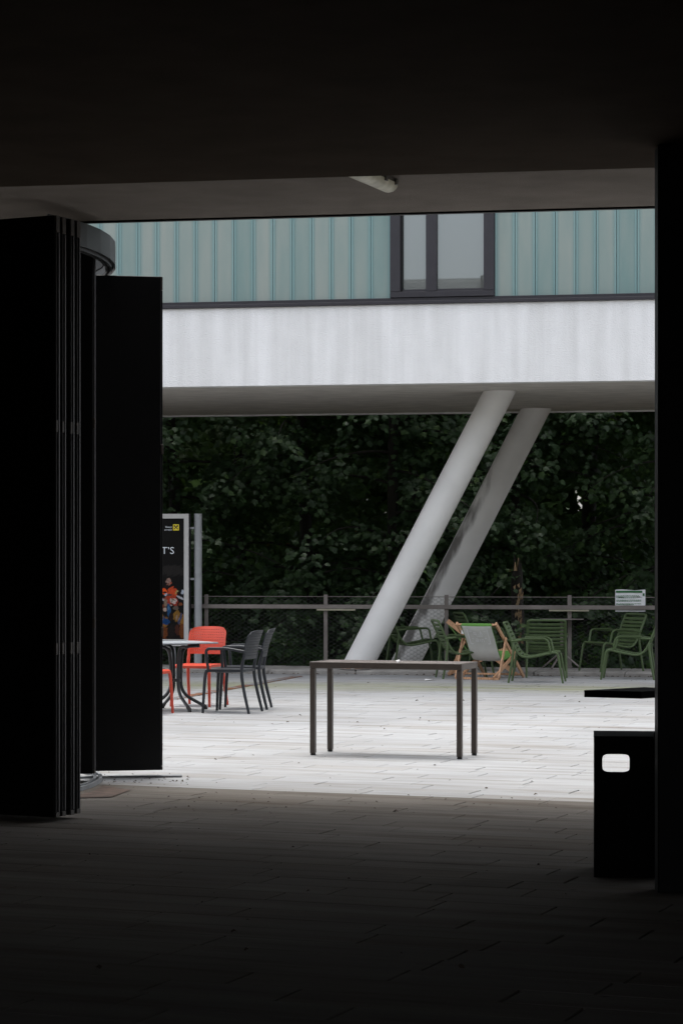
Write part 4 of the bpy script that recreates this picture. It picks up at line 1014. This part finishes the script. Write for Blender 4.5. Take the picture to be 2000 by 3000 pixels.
def deckchair(main_mat, label, x, y, face, z=0.0, recl=1.0, ghost=False):
    """folding deckchair; the sitter faces +x; origin on the ground under the seat."""
    o = empty('deckchair'); tag(place(o, x, y, face, z), label, 'deckchair', 'folding deckchairs by the fence')
    W = M['wood']; ho, hi, hp = 0.285, 0.245, 0.315
    tb_, ft = Vector((-0.37, 0, 0.735)), Vector((0.56, 0, 0.012))          # outer frame: head to front foot
    rf, sf_ = Vector((-0.38, 0, 0.02)), Vector((0.42, 0, 0.365))            # inner frame: rear foot to seat bar
    dirA = (tb_ - ft).normalized()
    pv_ = ft.lerp(tb_, 0.73)                                               # prop pivot
    pe = Vector((-0.36, 0, 0.028))
    for s in (-1, 1):
        Y = Vector((0, s * ho, 0)); a = MB().bar(ft + Y, tb_ + dirA * 0.03 + Y, 0.022, 0.046, up=(1, 0, 1)); a.build('long_rail', W, o)
        Y2 = Vector((0, s * hi, 0)); MB().bar(rf + Y2, sf_ + Y2, 0.022, 0.044, up=(0, 0, 1)).build('seat_rail', W, o)
        Y3 = Vector((0, s * hp, 0)); MB().bar(pv_ + Y3 + Vector((0, 0, 0.02)), pe + Y3, 0.020, 0.036, up=(1, 0, 0)).build('prop', W, o)
        if s > 0: MB().tube([pv_ + Y, pv_ + Y3], 0.007, 8).build('pivot', M['rail_grey'], o)
    MB().tube([tb_ + Vector((0, -ho - 0.005, 0)), tb_ + Vector((0, ho + 0.005, 0))], 0.016, 10).build('head_bar', W, o)
    MB().tube([sf_ + Vector((0, -hi - 0.005, 0)), sf_ + Vector((0, hi + 0.005, 0))], 0.015, 10).build('seat_bar', W, o)
    MB().bar(ft + Vector((0, -ho + .012, 0.03)), ft + Vector((0, ho - .012, 0.03)), 0.03, 0.024).build('cross_bar', W, o)
    MB().bar(rf + Vector((0.02, -hp, 0.0)), rf + Vector((0.02, hp, 0.0)), 0.03, 0.028).build('cross_bar', W, o)
    MB().bar(rf + Vector((0.16, -hi + .012, 0.058)), rf + Vector((0.16, hi - .012, 0.058)), 0.026, 0.022).build('cross_bar', W, o)
    # sling hanging from head bar to seat bar
    cur = spline([tb_ + Vector((-0.014, 0, 0.012)), tb_ + Vector((-0.012, 0, -0.03)), Vector((-0.245, 0, 0.53)), Vector((-0.13, 0, 0.36)), Vector((-0.02, 0, 0.262)), Vector((0.12, 0, 0.265)), Vector((0.30, 0, 0.315)), sf_ + Vector((0.012, 0, 0.016))], 6)
    n = len(cur); wv = 9; v = []; f = []
    for side in (0, 1):
        for i, p in enumerate(cur):
            d = (cur[min(i + 1, n - 1)] - cur[max(i - 1, 0)]).normalized(); nr = Vector((d.z, 0, -d.x))
            for j in range(wv):
                w = j / (wv - 1) * 2 - 1
                sag = 0.016 * (1 - w * w) * math.sin(math.pi * i / (n - 1))
                q = p - nr * 0 + Vector((0, w * (0.222 - 0.012 * math.sin(math.pi * i / (n - 1))), -sag))
                v.append(q + nr * (-0.0012 if side else 0.0012))
    K = n * wv
    for i in range(n - 1):
        for j in range(wv - 1):
            c4 = (i * wv + j, i * wv + j + 1, (i + 1) * wv + j + 1, (i + 1) * wv + j); f.append(c4); f.append(tuple(K + c for c in reversed(c4)))
    for i in range(n - 1):
        for j in (0, wv - 1): f.append((i * wv + j, (i + 1) * wv + j, K + (i + 1) * wv + j, K + i * wv + j))
    b = MB(); b.add(v, f)
    if ghost:
        # green stripe at both hems and round the head bar, pale field between; top side all green
        b.m = []
        for fi, fc_ in enumerate(f):
            js = [c % K % wv for c in fc_]; iss = [c % K // wv for c in fc_]
            b.m.append(1 if (min(iss) < 5 or max(fc_) >= K) else 0)
        sl_ = b.build('sling', [main_mat, M['canvas_green']], o, smooth=True)
        MB().tube([tb_ + Vector((0, -0.20, 0.0)), tb_ + Vector((0, 0.212, 0.0))], 0.0195, 12).build('hem', M['canvas_green'], sl_, smooth=True)
        for w in (-1, 1):
            MB().tube([p + Vector((0, w * (0.222 - 0.012 * math.sin(math.pi * i / (n - 1))), 0)) for i, p in enumerate(cur)][3:], 0.0045, 6).build('piping', M['canvas_green'], sl_)
        # faint lettering that shows through, mirrored from behind
        a_, c_ = Vector((-0.372, 0, 0.685)), Vector((-0.225, 0, 0.48)); d = (c_ - a_); nr = Vector((d.z, 0, -d.x)).normalized()
        gb = MB(); up_ = -d.normalized()
        def bp2(u, w): # u across (-1..1), w 0 top .. 1 bottom
            return a_ + d * w + Vector((0, -u * 0.2, 0)) + nr * 0.012 + Vector((0, 0, -0.0))
        def stroke(u0, w0, u1, w1, t_=0.012): gb.bar(bp2(u0, w0), bp2(u1, w1), t_, 0.001, up=nr)
        for sg in (-1, 1):
            stroke(sg * .72, .02, sg * .72, .98); stroke(sg * .72, .98, sg * .52, .98)
        return o, sl_, gb, stroke
    b.build('sling', main_mat, o, smooth=True)
    return o
d1, sling, gb, stroke = deckchair(M['canvas'], 'white and green deckchair seen from behind, in front of the others', 1.97, 32.55, 63, ghost=True)
# row 1:  " q . A "    row 2:  " a i n "   (ghost print seen through the cloth)
for (u0, w0, u1, w1) in ((-.55, .12, -.55, .2), (-.47, .12, -.47, .2), (.55, .12, .55, .2), (.47, .12, .47, .2),
    (-.30, .22, -.16, .22), (-.30, .22, -.30, .36), (-.30, .36, -.16, .36), (-.16, .22, -.16, .42), (0, .34, .02, .37), (.14, .40, .20, .14), (.20, .14, .28, .40), (.15, .32, .26, .32), (-.1, .47, .26, .47),
    (-.50, .60, -.50, .66), (-.43, .60, -.43, .66), (.50, .58, .50, .66), (.43, .58, .43, .66),
    (-.28, .66, -.12, .66), (-.12, .66, -.12, .84), (-.28, .75, -.12, .75), (-.28, .75, -.28, .84), (-.28, .84, -.12, .84), (.02, .66, .02, .84), (.14, .66, .14, .86), (.14, .68, .28, .66), (.28, .66, .28, .86)):
    stroke(u0, w0, u1, w1, 0.008)
gb.build('ghost_print', M['canvas_ink'], sling)
tagp = MB().bevbox(-0.002, 0.002, -0.03, 0.03, -0.05, 0.0, 0.001).build('care_label', M['white_bit'], sling)
tagp.location = (-0.29, 0.235, 0.66)
deckchair(M['canvas_green'], 'green deckchair lying low behind the white one, seen from the side', 1.87, 33.72, -4)

def bistro_table():
    x, y = 644 * 34.35 / F, 34.35
    o = empty('bistro_table', (x, y, 0.064), R(12)); tag(o, 'thin taupe bistro table on spread legs behind the green armchair', 'table')
    m = M['fence_metal']
    MB().tube([(0, 0, 0.695), (0, 0, 0.706)], 0.31, 36).build('tabletop', m, o)
    MB().tube([(0, 0, 0.22), (0, 0, 0.694)], 0.022, 12).build('stem', m, o)
    for k in range(4):
        a = R(45 + 90 * k)
        MB().tube(bend([(0, 0, 0.26), (0.05 * math.cos(a), 0.05 * math.sin(a), 0.20), (0.30 * math.cos(a), 0.30 * math.sin(a), 0.012)], 0.06), 0.014, 8).build('leg', m, o)
bistro_table()

# drain strip running to the kerb
da, db_ = Vector(ground(505, 2049) + (0,)), Vector(ground(872, 1982) + (0,)); dd = (db_ - da); dl = dd.length
drain = empty('drain_channel', (da.x, da.y, 0), math.atan2(dd.y, dd.x)); tag(drain, 'narrow rusty steel drain strip crossing the paving to the kerb', 'drain')
nseg = 9
for i in range(nseg):
    x0 = dl * i / nseg
    MB().bevbox(x0 + 0.006, x0 + dl / nseg - 0.006, -0.05, 0.05, 0.002, 0.008, 0.002).build('grating', M['rusty'], drain)
for s in (-1, 1): MB().bevbox(0, dl, s * 0.062 - 0.008, s * 0.062 + 0.008, 0.002, 0.009, 0.002).build('edge_strip', M['rusty'], drain)

# dry leaves and crumbs on the paving
lt = MB(); lr = random.Random(21)
def crumb(x, y, s, m=0):
    a = lr.random() * 6.3; c, n_ = math.cos(a), math.sin(a); h = lr.uniform(.3, .8) * s
    P = [(-s, -s * .4), (s * .2, -s * .6), (s, 0), (s * .3, s * .5), (-s * .6, s * .4)]
    lt.add([(x + p[0] * c - p[1] * n_, y + p[0] * n_ + p[1] * c, 0.003 + (h * .6 if i % 2 else 0)) for i, p in enumerate(P)] + [(x, y, 0.004 + h)], [(i, (i + 1) % 5, 5) for i in range(5)])
for i in range(150):
    y = lr.uniform(9, 33); x = lr.uniform(-0.15, 0.15) * y; crumb(x, y, lr.choice([.006, .008, .010, .014, .02]))
for i in range(70): crumb(-1.8 + lr.random() * 0.75, 17.2 + lr.gauss(-0.12, 0.28), lr.choice([.006, .008, .012]))
for i in range(50): crumb(-1.5 + lr.random() * 3, 15 + lr.gauss(0.4, 0.5), lr.choice([.005, .007, .01]))
for i in range(120): x = lr.uniform(-2.5, 5); crumb(x, KERB_Y - t * x - abs(lr.gauss(0, .05)) - 0.02, lr.choice([.012, .02, .03]))
tag(lt.build('leaf_litter', M['litter']), 'dry leaf crumbs scattered over the paving', 'leaf litter', kind='stuff')
ppx, ppy = ground(1257, 1993)
pp = MB().add([(-.07, -.06, 0.004), (.08, -.05, 0.012), (.06, .06, 0.004), (-.05, .07, 0.016)], [(0, 1, 2, 3)]).build('paper_scrap', M['white_bit']); pp.location = (ppx, ppy, 0)
tag(pp, 'flat white paper scrap on the paving near the kerb', 'scrap')

# ------------------------------------------------------------------ trees
HALF = [(0, 0), (.16, .03), (.46, .10), (.30, .26), (.56, .54), (.30, .52), (.22, .68), (0, 1.0)]
LV = np.array([(0, 0, 0), (0, 1.0, -.04)] + [(x, y - .35 * 0, -0.22 * x) for x, y in HALF[1:-1]] + [(-x, y, -0.22 * x) for x, y in HALF[1:-1]])
LF = [(0, 2, 3, 4, 5, 6, 7, 1), (0, 1, 13, 12, 11, 10, 9, 8)]
holes = [((692, 205), .15), ((676, 226), .08), ((757, 128), .09), ((640, 150), .05), ((738, 146), .05), ((700, 180), .07)]
def in_gap(P):
    """natural gaps through the wood where the sky shows."""
    bad = np.zeros(len(P), bool)
    for (hx, hz), r in holes:
        cx = hx / F * P[:, 1]; cz = EYE + hz / F * P[:, 1]
        rr = r * (P[:, 1] / 41.0) * (0.75 + 0.5 * np.abs(np.sin(P[:, 0] * 17 + P[:, 2] * 23)))
        bad |= ((P[:, 0] - cx) ** 2 + ((P[:, 2] - cz) * 0.8) ** 2) < rr ** 2
    return bad
def leaves(name, P, N, size, m, parent, tone=None, gap=True):
    """P leaf positions, N wished normals, size lengths -> one mesh."""
    if gap:
        k = ~in_gap(P); P, N, size = P[k], N[k], size[k]; tone = tone[k] if tone is not None else None
    n = len(P)
    N = N / np.linalg.norm(N, axis=1, keepdims=True)
    T = rng.standard_normal((n, 3)); T[:, 2] -= 0.9
    T -= N * (T * N).sum(1, keepdims=True); T /= np.linalg.norm(T, axis=1, keepdims=True)
    Bv = np.cross(T, N)
    V = P[:, None, :] + size[:, None, None] * (LV[None, :, 0:1] * Bv[:, None, :] + LV[None, :, 1:2] * T[:, None, :] + LV[None, :, 2:3] * N[:, None, :])
    k = len(LV); off = (np.arange(n) * k)[:, None]
    me = bpy.data.meshes.new(name)
    loops = np.concatenate([off + np.array(LF[0])[None], off + np.array(LF[1])[None]], 1).ravel()
    me.vertices.add(n * k); me.vertices.foreach_set('co', V.reshape(-1).astype(np.float32))
    me.loops.add(len(loops)); me.loops.foreach_set('vertex_index', loops.astype(np.int32))
    me.polygons.add(n * 2); me.polygons.foreach_set('loop_start', (np.arange(n * 2) * 8).astype(np.int32))
    me.update(calc_edges=True); me.validate()
    if tone is None: tone = rng.random(n)
    a = me.attributes.new('tone', 'FLOAT', 'POINT'); a.data.foreach_set('value', np.repeat(tone, k).astype(np.float32))
    me.materials.append(m)
    o = link(bpy.data.objects.new(name, me), parent); tag(o, kind='stuff'); return o

def tree(name, x, y, zb, label, cat='tree', nb=34, seedv=0, dens=22, low=0.3, trunk_r=0.16, lean=(0, 0), grp='maple trees beyond the fence', reach=2.9, far=False):
    rr = np.random.default_rng(100 + seedv)
    o = empty(name, (0, 0, 0)); tag(o, label, cat, grp)
    H = 11.0
    tp = [Vector((x + lean[0] * s + 0.12 * math.sin(s * 5 + seedv), y + lean[1] * s, zb + (H - zb) * s)) for s in np.linspace(0, 1, 12)]
    MB().tube(tp, [trunk_r * (1.15 if i == 0 else 1 - 0.07 * i) for i in range(12)], 10).build('trunk', M['bark'], o, smooth=True)
    br = MB(); PP = []; NN = []; TT = []
    for b in range(nb):
        h = rr.uniform(low, 6.0) if b % 5 else rr.uniform(low, low + 1.8)
        s = (h - zb) / (H - zb); k = min(int(s * 11), 10); st = tp[k].lerp(tp[k + 1], s * 11 - k)
        an = rr.uniform(0, 2 * math.pi); ln = rr.uniform(0.6, 1.0) * reach; rise = rr.uniform(-0.1, 0.55)
        d = Vector((math.cos(an), math.sin(an), rise)); side = Vector((-d.y, d.x, 0))
        pts = [st + d * ln * u + side * 0.25 * math.sin(u * 3 + b) * u - Vector((0, 0, 1)) * (0.55 * ln * u * u * (0.5 + rise)) for u in np.linspace(0, 1, 7)]
        if not far: br.tube(pts, [0.028, 0.024, 0.02, 0.016, 0.012, 0.008, 0.004], 5)
        ns = max(3, int(ln / 0.30))
        for q in range(ns):
            u = 0.22 + 0.78 * q / (ns - 1); kk = min(int(u * 6), 5); c = pts[kk].lerp(pts[kk + 1], u * 6 - kk)
            c = np.array(c) + rr.normal(0, [0.22, 0.22, 0.10])
            if abs(c[0]) > 0.17 * c[1] + 2.6: continue
            if c[2] < -1.2: continue
            m_ = max(4, int(dens * rr.uniform(0.6, 1.25)))
            r = np.sqrt(rr.random(m_)) * 0.42; a = rr.random(m_) * 2 * math.pi
            L = np.stack([r * np.cos(a), r * np.sin(a), -0.75 * r * r / 0.42 + rr.normal(0, 0.06, m_)], 1)
            PP.append(c + L)
            NN.append(np.stack([0.6 * np.cos(a) * r / 0.42, 0.5 * np.sin(a) * r / 0.42 - 0.65, np.full(m_, 0.62)], 1) + rr.normal(0, 0.22, (m_, 3)))
            TT.append(np.clip(rr.random(m_) * 0.75 + rr.random() * 0.22 + (0.0 if rr.random() < .97 else .06), 0, 1))
    if br.v: br.build('branches', M['bark'], o, smooth=True)
    P = np.concatenate(PP); N = np.concatenate(NN); T = np.concatenate(TT)
    sz = rr.uniform(0.075, 0.135, len(P)) * (1.35 if far else 1.0)
    # crown above what the picture shows, in bigger leaf sprays
    m_ = 620
    th = rr.random(m_) * 2 * math.pi; rad = np.sqrt(rr.random(m_)) * (reach + 0.5)
    zz = rr.uniform(4.8, 12.0, m_); rad *= np.clip(1.15 - ((zz - 6.5) / 6.5) ** 2, 0.2, 1)
    Q = np.stack([x + rad * np.cos(th), y + rad * np.sin(th), zz], 1); Q[:, 1] = np.maximum(Q[:, 1], 41.6 + rr.random(m_))
    NQ = np.stack([np.cos(th) * .5, np.sin(th) * .5, np.ones(m_)], 1) + rr.normal(0, .4, (m_, 3))
    leaves('crown', np.concatenate([P, Q]), np.concatenate([N, NQ]), np.concatenate([sz, rr.uniform(.45, .8, m_)]), M['leaf_far' if far else 'leaf'], o, np.concatenate([T, rr.random(m_) * .8]))
    return o

TL = [  # x, y, base z, label
    (-5.6, 41.6, -1.1, 'maple at far left, its foliage behind the poster case', 30, .10),
    (-3.0, 42.6, -1.3, 'leafy maple above the poster case and steel post', 44, .13),
    (-0.6, 43.2, -1.4, 'dark maple filling the space left of the slanted columns', 40, .14),
    (1.0, 41.8, -1.2, 'maple with lighter drooping sprays just left of the nearer column', 46, .12),
    (3.1, 42.4, -1.3, 'maple whose branches show between the two slanted columns', 40, .12),
    (4.45, 43.9, -1.5, 'maple with the thick dark trunk right of the columns', 34, .17),
    (5.9, 42.4, -1.3, 'maple whose low branches reach behind the notice', 42, .12),
    (8.2, 42.0, -1.2, 'maple at far right beside the pillar edge', 30, .12),
]
for i, (x, y, zb, lab, nb, tr) in enumerate(TL):
    tree('maple_tree', x, y, zb, lab, nb=nb, seedv=i, trunk_r=tr, low=-0.1, dens=33)
for i, (x, y, lab) in enumerate(((-7.5, 48.5, 'woodland tree deep at the left behind the maples'), (-2.0, 49.5, 'woodland tree deep behind the steel post'), (1.6, 50.5, 'woodland tree deep behind the nearer slanted column'), (4.95, 48.0, 'slim woodland tree beside the bright sky gap'), (8.6, 49.0, 'woodland tree deep at the right behind the notice'))):
    tree('woodland_tree', x, y, -1.9, lab, nb=44, seedv=20 + i, trunk_r=.14, low=-1.2, dens=14, reach=3.6, far=True, grp='woodland trees behind the maples')
# thicket that closes the view deep in the wood
n = 85000
Q = np.stack([rng.uniform(-14, 17, n), rng.uniform(54, 68, n), rng.uniform(-3.2, 13.5, n)], 1)
NQ = rng.normal(0, .5, (n, 3)) + np.array([0, -.6, .7])
thicket = leaves('woodland_thicket', Q, NQ, rng.uniform(.28, .55, n), M['leaf_far'], None, rng.random(n) * .9)
tag(thicket, 'dense dark woodland foliage closing the view behind the trees', 'woodland', kind='stuff')

def shrub(x, y, z, w, h, lab, sd, n=260):
    rr = np.random.default_rng(500 + sd); o = empty('shrub', (0, 0, 0)); tag(o, lab, 'shrub', 'low maple shoots behind the fence')
    st = MB()
    for k in range(5):
        a = rr.random() * 6.3; st.tube([(x, y, z - .3), (x + .2 * w * math.cos(a), y + .2 * w * math.sin(a), z + h * .4), (x + .45 * w * math.cos(a), y + .4 * w * math.sin(a), z + h * .85)], [.012, .009, .004], 5)
    st.build('stem', M['bark'], o)
    c = rr.normal(0, 1, (n, 3)); c /= np.linalg.norm(c, axis=1, keepdims=True); c *= (rr.random((n, 1)) ** .5)
    P = c * np.array([w / 2, w / 2.4, h / 2]) + np.array([x, y, z + h / 2])
    leaves('foliage', P, c * .8 + np.array([0, -.3, .7]) + rr.normal(0, .3, (n, 3)), rr.uniform(.07, .14, n), M['leaf'], o, rr.random(n) * .93)
for i, (px, y, z, w, h, lab) in enumerate((
    (520, 36.4, -.35, 1.1, .9, 'shrub behind the fence below the poster case'), (655, 36.2, -.35, 1.0, .8, 'shrub behind the red chair at the fence'), (800, 36.5, -.35, 1.3, .95, 'broad shrub behind the fence left of the nearer column'),
    (905, 36.3, -.35, .8, .7, 'small shrub at the foot of the fence by the taupe table'), (1345, 36.6, -.35, .9, .8, 'shrub behind the fence at the deckchairs'), (1560, 36.8, -.35, 1.1, 1.0, 'shrub behind the bistro table'), (1760, 36.4, -.35, 1.2, 1.2, 'shrub behind the fence below the notice'), (1890, 36.6, -.35, 1.0, 1.5, 'tall shrub behind the fence at the pillar'))):
    shrub((px - 1000) * y / F, y, z, w, h, lab, i)

# broken trunk with torn pale wood
sx_, sy_ = (1515 - 1000) * 40.2 / F, 40.2
sn = empty('broken_trunk', (sx_, sy_, -1.0)); tag(sn, 'broken dark tree trunk with torn pale wood behind the fence', 'tree trunk')
zt3 = hgt(1620, sy_) + 1.0
MB().tube([(0, 0, 0), (0.02, 0, 1.0), (-0.01, 0, zt3 - .5), (0.0, 0, zt3 - .3)], [.14, .12, .10, .085], 11).build('trunk', M['bark'], sn, smooth=True)
tw = random.Random(8)
for k in range(5):
    a = 1.3 * k; MB().tube([(.05 * math.cos(a), .05 * math.sin(a), zt3 - .32), (.06 * math.cos(a), .05 * math.sin(a), zt3 - .15 + .07 * (k % 3))], [.035, .006], 5).build('splinter', M['torn_wood' if k % 2 else 'bark'], sn)
for i in range(26):
    z = tw.uniform(1.15, zt3 - .4); x = tw.gauss(0.02, .04); l = tw.uniform(.06, .2)
    b = MB(); b.add([(x, -.118, z), (x + .02, -.123, z + l * .3), (x + tw.uniform(-.02, .03), -.15, z - l), (x - .018, -.118, z - l * .2)], [(0, 1, 2, 3)])
    b.add([(x, -.108, z), (x + .02, -.108, z + l * .3), (x + .0, -.118, z - l), (x - .018, -.108, z - l * .2)], [(3, 2, 1, 0)])
    b.build('splinter', M['torn_wood'], sn)
